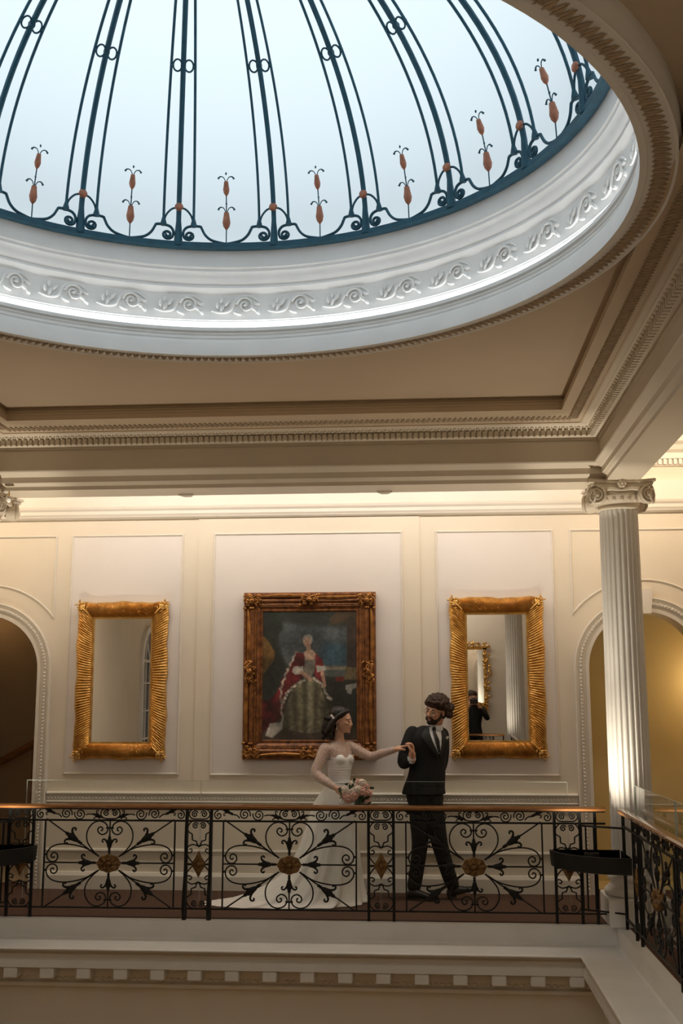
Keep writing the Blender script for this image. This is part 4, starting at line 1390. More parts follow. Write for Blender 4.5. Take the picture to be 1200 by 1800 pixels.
# small dark picture and stair handrail in the left passage
pic = thing('small_picture', 'small dark framed picture in the dim left passage', 'picture', (-4.13, 12.655, 2.06))
mb = MB(); mb.box(-0.12, 0.12, -0.022, 0.0, -0.19, 0.19); mb.box(-0.10, 0.10, -0.03, -0.02, -0.17, 0.17); mb.build('frame', 'black_iron', pic)
mb = MB(); mb.box(-0.095, 0.095, -0.034, -0.031, -0.165, 0.165); mb.build('picture_sheet', 'window_dark', pic)
sr = thing('stair_rail', 'dark sloping stair handrail in the dim left passage', 'handrail', (-4.45, 12.45, 1.25))
mb = MB(); mb.tube([(-0.55, 0, -0.32), (0.65, 0, 0.30)], 0.045, 8); mb.build('rail', 'handrail_wood', sr, True)
for t in (0.1, 0.5, 0.9):
    mb = MB(); mb.box(-0.55 + 1.2 * t - 0.012, -0.55 + 1.2 * t + 0.012, -0.012, 0.012, -1.25, -0.32 + 0.62 * t); mb.build('baluster', 'handrail_wood', sr)

# little pendant bulb hanging by the left capital
pb = thing('pendant_bulb', 'small bare bulb on a metal stem beside the left capital', 'lamp', (-3.50, 9.02, 3.46))
mb = MB(); mb.box(-0.038, 0.038, -0.02, 0.02, -0.012, 0.0); mb.build('ceiling_plate', 'trim_paint', pb)
mb = MB(); mb.tube([(0, 0, 0), (0, 0, -0.055)], 0.006, 6); mb.build('stem', 'brass', pb)
mb = MB(); mb.lathe([(0.006, -0.05), (0.012, -0.06), (0.014, -0.075), (0.0, -0.078)], 12); mb.build('socket', 'trim_paint', pb, True)
mb = MB(); mb.ell((0, 0, -0.090), (0.017, 0.017, 0.019), 12, 8); mb.build('bulb', 'bulb_glass', pb, True)
# little plates on the beam soffit
for i, (x, l) in enumerate(((-2.05, 'small pale plate on the beam soffit above the left mirror'), (-0.34, 'small pale plate on the beam soffit right of the portrait'))):
    t = thing('soffit_plate', l, 'plate', (x, 9.37, 3.458), 0, 'plates under the beam')
    mb = MB(); mb.prism([(-0.065, -0.06), (0.065, -0.06), (0.03, 0.025), (-0.03, 0.025)], -0.012, 0.004, axis='z'); mb.build('plate', 'trim_paint', t)

# ================================================================== NEAR WALL, seen in the mirrors
gm = thing('carved_mirror', 'gilt mirror with carved foliage on the near wall, reflected in the right mirror', 'mirror', (0.72, NY, 1.95))
rnd = random.Random(11)
mb = MB()
for sg in (-1, 1):
    mb.box(sg * 0.40 - 0.03, sg * 0.40 + 0.03, 0.0, 0.04, -0.62, 0.52)
mb.box(-0.43, 0.43, 0.0, 0.04, 0.46, 0.52); mb.box(-0.43, 0.43, 0.0, 0.04, -0.62, -0.56)
mb.build('frame', 'gilt', gm)
mb = MB()
for k in range(170):
    t = rnd.uniform(0, 4)
    u = rnd.uniform(-1, 1)
    p = {0: (u * 0.46, 0.56), 1: (0.44, u * 0.6), 2: (u * 0.46, -0.62), 3: (-0.44, u * 0.6)}[int(t)]
    mb.ell((p[0] + rnd.uniform(-0.06, 0.06), 0.04 + rnd.uniform(0, 0.03), p[1] + rnd.uniform(-0.06, 0.06)), (rnd.uniform(0.02, 0.045), 0.02, rnd.uniform(0.015, 0.03)), 6, 5, rot=Matrix.Rotation(rnd.uniform(0, PI), 3, 'Y'))
o = mb.build('carved_foliage', 'gilt', gm, True); o['kind'] = 'stuff'
mb = MB(); mb.box(-0.37, 0.37, 0.004, 0.01, -0.56, 0.46); mb.build('mirror_glass', 'mirror_silver', gm)

# arched window on the left gallery wall (seen in the left mirror)
win = thing('window_1', 'tall arched white-barred window reflected in the left mirror', 'window', (LX, 0.35, 0), 0, None, 'structure')
mb = MB()
yr, zsp = 0.62, 2.3
out_ = [(-yr, 0.3)] + [(-yr * math.cos(PI * k / 20), zsp + yr * math.sin(PI * k / 20)) for k in range(21)] + [(yr, 0.3)]
mb.prism(out_, 0.0, 0.008, axis='x'); mb.build('window_pane', 'window_dark', win)
def wb(pts, r):
    mb.tube([(0.02, y, z) for y, z in pts], r, 4)
mb = MB(); wb(out_, 0.06); mb.build('window_frame', 'white_paint', win)
for y in (-0.31, 0.0, 0.31):
    mb = MB(); wb([(y, 0.3), (y, zsp)], 0.022); mb.build('mullion', 'white_paint', win)
for z in (0.9, 1.4, 1.9, zsp):
    mb = MB(); wb([(-yr, z), (yr, z)], 0.02 if z < zsp else 0.035); mb.build('transom', 'white_paint', win)
for sg in (-1, 1):
    mb = MB(); wb([(-0.31 + 0.31 * (1 - math.cos(t)) * 1.0 if sg > 0 else 0.31 - 0.31 * (1 - math.cos(t)), zsp + 0.55 * math.sin(t)) for t in [PI / 2 * k / 10 for k in range(11)]], 0.018); mb.build('tracery', 'white_paint', win)
    mb = MB(); wb([(0.0, zsp), (0.35 * sg, zsp + 0.5)], 0.018); mb.build('tracery', 'white_paint', win)
# ================================================================== PEOPLE
mat('skin_groom', (0.62, 0.34, 0.22), 0.5, vary=0.08, scale=20, subs=0.1)
mat('skin_bride', (0.68, 0.40, 0.27), 0.45, vary=0.06, scale=20, subs=0.1)
mat('suit_black', (0.010, 0.011, 0.012), 0.75, vary=0.2, scale=60, spec=0.3)
mat('trouser_black', (0.012, 0.012, 0.012), 0.8, vary=0.2, scale=60, spec=0.25)
mat('lapel_black', (0.014, 0.015, 0.016), 0.55, spec=0.4)
mat('shirt_white', (0.72, 0.74, 0.78), 0.7)
mat('tie_black', (0.008, 0.008, 0.010), 0.4)
mat('shoe_black', (0.012, 0.010, 0.009), 0.3, spec=0.5)
mat('hair_brown', (0.040, 0.020, 0.010), 0.5, vary=0.4, scale=40, bump=0.8, bscale=70, spec=0.35)
mat('hair_dark', (0.014, 0.008, 0.006), 0.42, vary=0.4, scale=50, bump=0.7, bscale=60, spec=0.45, stretch=(1, 1, 0.25))
mat('beard', (0.030, 0.016, 0.010), 0.8, vary=0.4, scale=90, bump=0.8, bscale=200)
mat('lips', (0.42, 0.13, 0.10), 0.4)
mat('eye_white', (0.7, 0.68, 0.64), 0.25)
mat('eye_dark', (0.02, 0.012, 0.008), 0.15)
mat('satin_white', (0.90, 0.89, 0.88), 0.35, vary=0.05, scale=12, bump=0.15, bscale=30)
mat('tulle_white', (0.84, 0.81, 0.77), 0.7, vary=0.06, scale=6, bump=0.2, bscale=25)
mat('pearl', (0.85, 0.82, 0.80), 0.2, coat=0.6)
mat('petal_cream', (0.80, 0.66, 0.56), 0.6, vary=0.08, scale=30)
mat('petal_pink', (0.72, 0.40, 0.33), 0.6, vary=0.12, scale=30)
mat('petal_white', (0.82, 0.78, 0.72), 0.6, vary=0.06, scale=30)
mat('leaf_green', (0.07, 0.12, 0.04), 0.5, vary=0.4, scale=20)
mat('leaf_dark', (0.025, 0.045, 0.018), 0.5, vary=0.4, scale=20)
mat('spectacle_wire', (0.45, 0.38, 0.28), 0.25, metal=1.0)
mat('camera_black', (0.01, 0.01, 0.01), 0.4)
clear_glass('lens_glass', (0.97, 0.97, 0.97))
def lace(name):
    m = bpy.data.materials.new(name); m.use_nodes = True
    nt = m.node_tree
    b = nt.nodes['Principled BSDF']
    b.inputs['Base Color'].default_value = (0.80, 0.75, 0.72, 1); b.inputs['Roughness'].default_value = 0.7
    tc = nt.nodes.new('ShaderNodeTexCoord')
    vo = nt.nodes.new('ShaderNodeTexVoronoi'); vo.inputs['Scale'].default_value = 120
    rp = nt.nodes.new('ShaderNodeValToRGB')
    rp.color_ramp.elements[0].position = 0.24; rp.color_ramp.elements[0].color = (0.95, 0.95, 0.95, 1)
    rp.color_ramp.elements[1].position = 0.34; rp.color_ramp.elements[1].color = (0.32, 0.32, 0.32, 1)
    nt.links.new(tc.outputs['Object'], vo.inputs['Vector'])
    nt.links.new(vo.outputs['Distance'], rp.inputs['Fac'])
    nt.links.new(rp.outputs['Color'], b.inputs['Alpha'])
    MATS[name] = m
lace('dotted_tulle')

def organic(name, mb, m, parent, voxel=0.006, smooth=3, fac=0.5):
    me = mb.mesh(name + '_raw')
    o = bpy.data.objects.new(name + '_raw', me)
    col.objects.link(o)
    r = o.modifiers.new('remesh', 'REMESH'); r.mode = 'VOXEL'; r.voxel_size = voxel
    s_ = o.modifiers.new('smooth', 'SMOOTH'); s_.iterations = smooth; s_.factor = fac
    dg = bpy.context.evaluated_depsgraph_get()
    dg.update()
    out = bpy.data.meshes.new_from_object(o.evaluated_get(dg))
    bpy.data.objects.remove(o)
    out.name = name
    out.materials.clear()
    out.polygons.foreach_set('use_smooth', [True] * len(out.polygons))
    return link(name, out, m, parent)
def limb(mb, pts, n=12, sub=4, flat=1.0, M=None):
    """pts: (x, y, z, r) -> smooth tapering limb with rounded ends."""
    P = cr(pts, sub)
    mb.tube([p[:3] for p in P], [p[3] for p in P], n, M=M)
    for p in (P[0], P[-1]):
        mb.ell(p[:3], (p[3] * 0.98,) * 3, 10, 8, M=M)
def stack(mb, rows, n=28, cap=True, M=None):
    """rows: (cx, cy, z, a, b, yaw)"""
    rings = []
    for cx_, cy_, z, a, b, yw in rows:
        c, s = math.cos(yw), math.sin(yw)
        ring = []
        for k in range(n):
            t = 2 * PI * k / n
            e = 0.92
            x = a * math.copysign(abs(math.cos(t)) ** e, math.cos(t)); y = b * math.copysign(abs(math.sin(t)) ** e, math.sin(t))
            ring.append((cx_ + x * c - y * s, cy_ + x * s + y * c, z))
        rings.append(ring)
    mb.loft(rings, True, cap, cap, M)
def refine(rows, k=5):
    return cr(rows, k)
def head_shapes(mb, M, male=True, neck_to=None):
    w = 1.0 if male else 0.94
    def E(c, r, rot=None, seg=14, rg=10):
        mb.ell(c, r, seg, rg, M=M, rot=rot)
    E((0, 0.015, 0.035), (0.076 * w, 0.098, 0.085), None, 20, 14)
    E((0, -0.028, -0.028), (0.062 * w, 0.070, 0.082), None, 20, 14)
    E((0, -0.034, -0.074), (0.047 * w if male else 0.040, 0.053, 0.040))
    E((0, -0.078, -0.100), (0.022 if male else 0.017, 0.018, 0.017))
    if male:
        mb.tube([(0, -0.090, 0.012), (0, -0.104, -0.010), (0, -0.120, -0.034), (0, -0.104, -0.046)], [0.008, 0.010, 0.013, 0.008], 8, M=M)
        E((0, -0.113, -0.036), (0.013, 0.013, 0.011))
    else:
        mb.tube([(0, -0.086, 0.012), (0, -0.096, -0.010), (0, -0.109, -0.032), (0, -0.098, -0.043)], [0.007, 0.008, 0.0100, 0.007], 8, M=M)
        E((0, -0.048, 0.024), (0.050, 0.044, 0.048))
    for sg in (-1, 1):
        E((0.010 * sg, -0.104 if male else -0.097, -0.040), (0.009 if male else 0.007, 0.010 if male else 0.008, 0.007))
        E((0.031 * sg, -0.082 if male else -0.076, 0.021), (0.026, 0.015, 0.008))
        E((0.040 * sg, -0.064, -0.022), (0.022, 0.026, 0.022))
        E((0.076 * w * sg, 0.012 if male else 0.024, -0.012), (0.009, 0.018, 0.030 if male else 0.026))
    E((0, -0.092, -0.058), (0.021, 0.010, 0.006))
    E((0, -0.090, -0.069), (0.018, 0.010, 0.006))
    E((0, -0.085, -0.083), (0.020, 0.010, 0.008))
def head_parts(root, M, male=True, skin='skin_groom'):
    def P(nm, mb_, m):
        return mb_.build(nm, m, root, True)
    for sg in (-1, 1):
        if not male:
            mb = MB(); mb.ell((0.031 * sg, -0.086, 0.0), (0.0135, 0.009, 0.009), 10, 8, M=M); P('eyelid', mb, skin)
            mb = MB(); mb.tube([(0.017 * sg, -0.0925, -0.004), (0.031 * sg, -0.0965, -0.0065), (0.046 * sg, -0.0855, -0.003)], [0.0012, 0.0028, 0.0024], 5, M=M); P('eyelashes', mb, 'eye_dark')
            mb = MB(); mb.tube([(0.016 * sg, -0.0955, 0.018), (0.031 * sg, -0.0965, 0.023), (0.049 * sg, -0.084, 0.018)], [0.0025, 0.0035, 0.0015], 6, M=M); P('eyebrow', mb, 'hair_dark')
            continue
        mb = MB(); mb.ell((0.031 * sg, -0.088, 0.0), (0.0135, 0.008, 0.0065), 10, 8, M=M); P('eye', mb, 'eye_white')
        mb = MB(); mb.ell((0.031 * sg - 0.002, -0.0945, -0.001), (0.006, 0.003, 0.0062), 8, 6, M=M); P('iris', mb, 'eye_dark')
        mb = MB(); mb.tube([(0.016 * sg, -0.0955, 0.018), (0.031 * sg, -0.0965, 0.024), (0.049 * sg, -0.084, 0.019)], [0.0035, 0.0045, 0.002], 6, M=M); P('eyebrow', mb, 'hair_brown' if male else 'hair_dark')
        mb = MB(); mb.tube([(0.018 * sg, -0.0935, 0.004), (0.031 * sg, -0.0965, 0.0085), (0.045 * sg, -0.087, 0.002)], [0.002, 0.0030, 0.002], 5, M=M); P('eyelid', mb, 'eye_dark' if not male else skin)
    mb = MB()
    mb.tube([(-0.022, -0.088, -0.060), (-0.008, -0.1005, -0.0565), (0, -0.1005, -0.058), (0.008, -0.1005, -0.0565), (0.022, -0.088, -0.060)], [0.002, 0.005, 0.0045, 0.005, 0.002], 6, M=M)
    mb.tube([(-0.020, -0.088, -0.063), (0, -0.0995, -0.068), (0.020, -0.088, -0.063)], [0.002, 0.0065, 0.002], 6, M=M)
    P('lips', mb, 'lips')
def hand(mb, M, curl=0.5, side=1, spread=0.0, thumb=(0.035, -0.035, 0.0)):
    """hand from wrist (origin) along +x, palm facing -z, thumb on the side*y side."""
    limb(mb, [(-0.03, 0, 0, 0.024), (0.0, 0, 0, 0.024), (0.03, 0, 0, 0.026)], 10, 3, M=M)
    mb.ell((0.05, 0, 0), (0.048, 0.040, 0.017), 14, 10, M=M)
    Ls = (0.072, 0.080, 0.074, 0.058)
    for k in range(4):
        y0 = side * (0.028 - 0.0185 * k)
        a = spread * (1.5 - k) * side
        p = [Vector((0.078, y0, 0.002))]
        ang = 0.15
        for j, f in enumerate((0.45, 0.32, 0.23)):
            d = Vector((math.cos(ang) * math.cos(a), math.sin(a), -math.sin(ang)))
            p.append(p[-1] + d * Ls[k] * f)
            ang += curl * (1.2 if j == 0 else 0.9)
        limb(mb, [(*v, r) for v, r in zip([Vector((0.05, y0 * 0.9, 0.0))] + p, (0.010, 0.0098, 0.0090, 0.0083, 0.0072))], 8, 3, M=M)
    limb(mb, [(0.018, side * 0.026, -0.004, 0.013), (0.045, side * 0.050, -0.012, 0.0115), (0.072, side * 0.054, -0.022, 0.0100), (0.092, side * 0.046, -0.032, 0.0085)], 8, 3, M=M)
def frame_matrix(o, xdir, zdir):
    x = Vector(xdir).normalized(); z = Vector(zdir); z = (z - x * z.dot(x)).normalized(); y = z.cross(x)
    return Matrix(((x.x, y.x, z.x, o[0]), (x.y, y.y, z.y, o[1]), (x.z, y.z, z.z, o[2]), (0, 0, 0, 1)))

# ------------------------------------------------------------------ groom
GX, GY = 0.20, 10.13
groom = thing('person', 'man in a black suit, tie and round glasses looking back at the bride', 'person', (GX, GY, 0))
YW = math.radians(24)
HG = Matrix.Translation((-0.128, -0.035, 1.618)) @ Matrix.Rotation(math.radians(15), 4, 'Y') @ Matrix.Rotation(math.radians(-30), 4, 'Z') @ Matrix.Rotation(math.radians(14), 4, 'X')
G_R = [(-0.345, -0.075, 1.415), (-0.415, -0.11, 1.175), (-0.345, -0.275, 1.205)]
G_L = [(-0.065, 0.075, 1.40), (-0.085, 0.15, 1.14), (-0.16, 0.20, 0.95)]
GL_L = [(-0.285, 0.0, 0.86), (-0.282, -0.02, 0.47), (-0.342, 0.01, 0.10)]
GL_R = [(-0.175, 0.0, 0.86), (-0.108, 0.0, 0.47), (0.0, 0.04, 0.12)]
MHG = frame_matrix((-0.338, -0.285, 1.222), (-0.02, -0.12, 1.0), (0.98, 0.30, 0.05)) @ Matrix.Diagonal((1.0, 1.12, 1.25, 1.0))
mb = MB()
head_shapes(mb, HG)
limb(mb, [(-0.115, 0.0, 1.55, 0.058), (-0.135, 0.01, 1.47, 0.060), (-0.17, 0.01, 1.38, 0.075)])
stack(mb, refine([(-0.238, 0, 0.86, 0.15, 0.10, YW), (-0.225, 0, 1.0, 0.145, 0.095, YW), (-0.205, 0, 1.15, 0.145, 0.095, YW), (-0.205, 0, 1.34, 0.165, 0.10, YW), (-0.20, 0, 1.42, 0.15, 0.085, YW), (-0.17, 0, 1.46, 0.09, 0.06, YW)], 3))
for A, r in ((G_R, 1), (G_L, 1)):
    limb(mb, [(A[0][0], A[0][1], A[0][2] - 0.02, 0.040), (*A[1], 0.036), (*A[2], 0.028)])
for A in (GL_L, GL_R):
    limb(mb, [(*A[0], 0.085), (*A[1], 0.055), (*A[2], 0.042)])
hand(mb, MHG, 0.85, 1)
g_body = organic('body', mb, 'skin_groom', groom, 0.0048, 3)
head_parts(groom, HG, True)
# jacket
JR = [(-0.243, 0, 0.893, 0.200, 0.142, YW), (-0.240, 0, 0.95, 0.190, 0.135, YW), (-0.217, 0, 1.05, 0.172, 0.126, YW), (-0.208, 0, 1.14, 0.165, 0.122, YW), (-0.205, 0, 1.25, 0.180, 0.128, YW), (-0.206, 0, 1.35, 0.194, 0.130, YW), (-0.204, 0, 1.41, 0.182, 0.112, YW), (-0.192, 0.005, 1.452, 0.145, 0.088, YW), (-0.165, 0.01, 1.485, 0.092, 0.070, YW)]
JF = refine(JR, 5)
def torso_front(x, z, off):
    rows = JF
    z = max(rows[0][2], min(rows[-1][2], z))
    for r0, r1 in zip(rows[:-1], rows[1:]):
        if r0[2] <= z <= r1[2]:
            t = (z - r0[2]) / (r1[2] - r0[2] + 1e-9)
            cx_, cy_, _, a, b, yw = [p + (q_ - p) * t for p, q_ in zip(r0, r1)]
            break
    c, s = math.cos(yw), math.sin(yw)
    # solve for the front point with the given x: local angle t, x = a cos t c - b sin t s
    best = None
    for k in range(61):
        tt = PI + PI * k / 60
        xx = cx_ + a * math.cos(tt) * c - b * math.sin(tt) * s
        yy = cy_ + a * math.cos(tt) * s + b * math.sin(tt) * c
        d = abs(xx - x)
        if best is None or d < best[0]:
            best = (d, yy)
    return best[1] - off
def patch(name, quad, off, m, parent, nu=6, nv=14, thick=0.006):
    """quad: left edge pts and right edge pts, (x, z) polylines top to bottom."""
    left, right = quad
    def at(pl, t):
        f = t * (len(pl) - 1); i = min(int(f), len(pl) - 2); f -= i
        return (pl[i][0] + (pl[i + 1][0] - pl[i][0]) * f, pl[i][1] + (pl[i + 1][1] - pl[i][1]) * f)
    mbp = MB()
    fr, bk = [], []
    for j in range(nv + 1):
        l, r = at(left, j / nv), at(right, j / nv)
        row = []
        for i in range(nu + 1):
            x = l[0] + (r[0] - l[0]) * i / nu; z = l[1] + (r[1] - l[1]) * i / nu
            row.append((x, torso_front(x, z, off), z))
        fr.append(row); bk.append([(x, y + thick + off, z) for x, y, z in row])
    mbp.loft(fr, False); mbp.loft(bk, False)
    ring_f = fr[0] + [r[-1] for r in fr[1:]] + fr[-1][-2::-1] + [r[0] for r in fr[-2:0:-1]]
    ring_b = bk[0] + [r[-1] for r in bk[1:]] + bk[-1][-2::-1] + [r[0] for r in bk[-2:0:-1]]
    mbp.loft([ring_f, ring_b], True)
    return mbp.build(name, m, parent, 60)
mb = MB()
stack(mb, JF)
limb(mb, [(G_R[0][0] + 0.01, G_R[0][1] + 0.02, 1.42, 0.066), (-0.385, -0.09, 1.30, 0.062), (*G_R[1], 0.058), (-0.385, -0.20, 1.183, 0.052), (-0.352, -0.262, 1.20, 0.046)], 14)
limb(mb, [(G_L[0][0] - 0.01, G_L[0][1], 1.405, 0.064), (-0.070, 0.11, 1.28, 0.060), (G_L[1][0], G_L[1][1] - 0.01, 1.14, 0.055), (*G_L[2], 0.046)], 14)
jacket = organic('jacket', mb, 'suit_black', groom, 0.007, 4)
patch('shirt', ([(-0.197, 1.475), (-0.186, 1.43), (-0.158, 1.35), (-0.112, 1.245)], [(-0.090, 1.478), (-0.082, 1.43), (-0.078, 1.34), (-0.096, 1.245)]), 0.006, 'shirt_white', groom)
patch('tie', ([(-0.160, 1.462), (-0.158, 1.43), (-0.138, 1.36), (-0.113, 1.25)], [(-0.128, 1.464), (-0.130, 1.43), (-0.100, 1.36), (-0.092, 1.25)]), 0.013, 'tie_black', groom, 4)
patch('lapel', ([(-0.215, 1.478), (-0.265, 1.40), (-0.235, 1.36), (-0.122, 1.215)], [(-0.190, 1.478), (-0.184, 1.42), (-0.158, 1.35), (-0.108, 1.225)]), 0.014, 'lapel_black', groom)
patch('lapel', ([(-0.086, 1.478), (-0.078, 1.42), (-0.076, 1.34), (-0.100, 1.225)], [(-0.062, 1.474), (-0.030, 1.40), (-0.036, 1.36), (-0.085, 1.215)]), 0.014, 'lapel_black', groom)
mb = MB()
CN = Matrix.Translation((-0.138, -0.008, 1.468)) @ Matrix.Rotation(YW, 4, 'Z') @ Matrix.Rotation(0.18, 4, 'X')
mb.lathe([(0.071, -0.02), (0.073, 0.0), (0.068, 0.03), (0.062, 0.03), (0.066, 0.0)], 28, M=CN)
mb.build('shirt_collar', 'shirt_white', groom, True)
mb = MB()
kn = torso_front(-0.145, 1.462, 0.03)
mb.ell((-0.145, kn + 0.004, 1.462), (0.017, 0.013, 0.018), 10, 8); mb.build('tie_knot', 'tie_black', groom, True)
mb = MB()
mb.tube([(-0.352, -0.262, 1.193), (-0.345, -0.275, 1.208), (-0.341, -0.284, 1.222)], [0.040, 0.039, 0.036], 14); mb.build('shirt_cuff', 'shirt_white', groom, True)
mb = MB()
py = torso_front(-0.035, 1.372, 0.012)
mb.ell((-0.036, py, 1.378), (0.016, 0.008, 0.011), 8, 6); mb.ell((-0.026, py - 0.002, 1.385), (0.010, 0.007, 0.009), 8, 6); mb.ell((-0.046, py, 1.386), (0.009, 0.007, 0.008), 8, 6)
bt = mb.build('buttonhole_flower', 'petal_white', groom, True)
mb = MB(); mb.ell((-0.034, py + 0.004, 1.352), (0.010, 0.006, 0.018), 7, 6); mb.ell((-0.044, py + 0.004, 1.358), (0.008, 0.005, 0.014), 7, 6, rot=Matrix.Rotation(0.5, 3, 'Y')); mb.build('buttonhole_leaf', 'leaf_dark', groom, True)
# trousers
mb = MB()
stack(mb, refine([(-0.24, 0, 0.99, 0.160, 0.115, YW), (-0.238, 0, 0.92, 0.168, 0.122, YW), (-0.232, 0, 0.84, 0.165, 0.122, YW), (-0.228, 0, 0.76, 0.140, 0.110, YW)], 3))
limb(mb, [(-0.282, 0, 0.86, 0.098), (-0.282, -0.01, 0.68, 0.090), (-0.284, -0.02, 0.47, 0.072), (-0.312, 0.0, 0.26, 0.064), (-0.338, 0.01, 0.11, 0.062)], 16)
limb(mb, [(-0.178, 0, 0.86, 0.098), (-0.150, 0, 0.68, 0.090), (-0.110, 0, 0.47, 0.073), (-0.052, 0.02, 0.26, 0.065), (-0.008, 0.035, 0.13, 0.062)], 16)
organic('trousers', mb, 'trouser_black', groom, 0.007, 4)
def shoe(heel, toe, root, nm='shoe'):
    h, t = Vector(heel), Vector(toe)
    d = (t - h); L = d.length
    M = frame_matrix(h, d, (0, 0, 1))
    mbs = MB()
    rows = []
    for f, w, hh in ((0.0, 0.026, 0.055), (0.06, 0.034, 0.075), (0.25, 0.036, 0.085), (0.45, 0.038, 0.070), (0.65, 0.046, 0.052), (0.85, 0.044, 0.042), (0.96, 0.032, 0.034), (1.0, 0.016, 0.024)):
        row = []
        for k in range(14):
            a = 2 * PI * k / 14
            row.append((f * L, w * math.cos(a), max(0.0, hh * 0.5 + hh * 0.5 * math.sin(a) * (1.0 if math.sin(a) > 0 else 1.0))))
        rows.append(row)
    mbs.loft(rows, True, True, True, M)
    o = mbs.build(nm, 'shoe_black', root, True)
    mbs = MB(); mbs.box(0.0, L * 0.28, -0.032, 0.032, -0.012, 0.006, M=M); mbs.build('heel', 'shoe_black', o)
shoe((-0.395, 0.0, 0.014), (-0.130, -0.07, 0.012), groom)
shoe((-0.045, 0.05, 0.014), (0.222, 0.02, 0.085), groom)
# hair: curly crop, beard, glasses
rnd = random.Random(21)
mb = MB()
mb.ell((0, 0.022, 0.058), (0.090, 0.112, 0.082), 18, 12, M=HG)
for k in range(150):
    a = rnd.uniform(0, 2 * PI); e = rnd.uniform(-0.12, 1.35)
    d = Vector((math.cos(a) * math.cos(e), math.sin(a) * math.cos(e), math.sin(e)))
    p = Vector((d.x * 0.094, 0.022 + d.y * 0.112, 0.055 + d.z * 0.082))
    if p.y < -0.055 and p.z < 0.075:
        continue
    if p.z < 0.0 and p.y < 0.03:
        continue
    mb.ell(tuple(p), (rnd.uniform(0.014, 0.024),) * 3, 8, 6, M=HG)
for k in range(64):      # fuller curls at the back and sides
    p = (rnd.choice((-1, 1, 1)) * rnd.uniform(0.058, 0.104), rnd.uniform(0.018, 0.125), rnd.uniform(-0.05, 0.06))
    mb.ell(p, (rnd.uniform(0.016, 0.026),) * 3, 8, 6, M=HG)
for k in range(16):      # loose fringe
    mb.ell((rnd.uniform(-0.065, 0.065), rnd.uniform(-0.088, -0.07), rnd.uniform(0.068, 0.095)), (0.017, 0.017, 0.013), 8, 6, M=HG)
organic('hair', mb, 'hair_brown', groom, 0.005, 1)
mb = MB()
mb.ell((0, -0.034, -0.080), (0.054, 0.060, 0.042), 16, 10, M=HG)
for sg in (-1, 1):
    mb.tube([(0.064 * sg, -0.005, -0.02), (0.062 * sg, -0.020, -0.055), (0.046 * sg, -0.052, -0.085)], [0.010, 0.016, 0.018], 8, M=HG)
    mb.tube([(0.0, -0.1015, -0.050), (0.018 * sg, -0.098, -0.052), (0.030 * sg, -0.085, -0.066), (0.030 * sg, -0.080, -0.085)], [0.005, 0.0065, 0.008, 0.010], 8, M=HG)
mb.ell((0, -0.082, -0.100), (0.028, 0.022, 0.020), 12, 8, M=HG)
beard = organic('beard', mb, 'beard', groom, 0.005, 1)
# cut the mouth opening: lips sit proud of the beard
gl = MB()
for sg in (-1, 1):
    gl.tube([(0.033 * sg + 0.024 * math.cos(2 * PI * k / 20), -0.108 + 0.012 * abs(math.cos(2 * PI * k / 20)) * 0.4, -0.004 + 0.021 * math.sin(2 * PI * k / 20)) for k in range(20)], 0.0016, 5, M=HG, closed=True)
    gl.tube([(0.057 * sg, -0.103, 0.004), (0.072 * sg, -0.05, 0.004), (0.080 * sg, 0.01, 0.002)], 0.0016, 5, M=HG)
gl.tube([(-0.009, -0.109, 0.0), (0.0, -0.113, 0.004), (0.009, -0.109, 0.0)], 0.0016, 5, M=HG)
spec = gl.build('spectacles', 'spectacle_wire', groom, True)
for sg in (-1, 1):
    mb = MB(); mb.add([(0.033 * sg + 0.023 * math.cos(2 * PI * k / 20), -0.106, -0.004 + 0.020 * math.sin(2 * PI * k / 20)) for k in range(20)], [tuple(range(20))], M=HG); mb.build('lens', 'lens_glass', spec)

# ------------------------------------------------------------------ bride
BX, BY = -0.75, 10.02
bride = thing('person', 'woman in a white wedding dress with dotted sheer sleeves holding a bouquet', 'person', (BX, BY, 0))
YB = math.radians(42)
HB = Matrix.Translation((-0.012, -0.02, 1.532)) @ Matrix.Rotation(math.radians(76), 4, 'Z') @ Matrix.Rotation(math.radians(4), 4, 'X') @ Matrix.Scale(0.93, 4)
B_R = [(-0.150, -0.07, 1.285), (-0.225, -0.13, 1.085), (-0.050, -0.225, 0.968)]
B_L = [(0.055, 0.06, 1.302), (0.245, 0.03, 1.218), (0.462, -0.085, 1.282)]
MBR = frame_matrix((-0.040, -0.23, 0.962), (0.75, -0.25, -0.45), (0.25, -0.75, 0.6))
MBL = frame_matrix((0.468, -0.088, 1.284), (0.92, -0.22, 0.30), (-0.25, 0.10, 0.95))
mb = MB()
head_shapes(mb, HB, False)
limb(mb, [(-0.030, 0.0, 1.475, 0.044), (-0.034, 0.0, 1.40, 0.043), (-0.036, 0.0, 1.33, 0.060)])
BR = [(-0.035, 0, 0.86, 0.125, 0.115, YB), (-0.034, 0, 0.95, 0.100, 0.090, YB), (-0.032, 0, 1.02, 0.090, 0.080, YB), (-0.028, 0, 1.10, 0.098, 0.085, YB), (-0.024, 0, 1.18, 0.112, 0.092, YB), (-0.034, 0, 1.25, 0.118, 0.085, YB), (-0.042, 0, 1.30, 0.120, 0.070, YB), (-0.042, 0, 1.335, 0.085, 0.055, YB)]
stack(mb, refine(BR, 3))
bd = Vector((math.sin(YB), -math.cos(YB), 0))
for sg in (-1, 1):
    c = Vector((-0.024, 0, 1.195)) + bd * 0.056 + Vector((math.cos(YB), math.sin(YB), 0)) * 0.050 * sg
    mb.ell(tuple(c), (0.046, 0.046, 0.046), 14, 10)
limb(mb, [(*B_R[0], 0.046), (-0.19, -0.10, 1.19, 0.041), (*B_R[1], 0.037), (-0.14, -0.18, 1.02, 0.034), (*B_R[2], 0.024)])
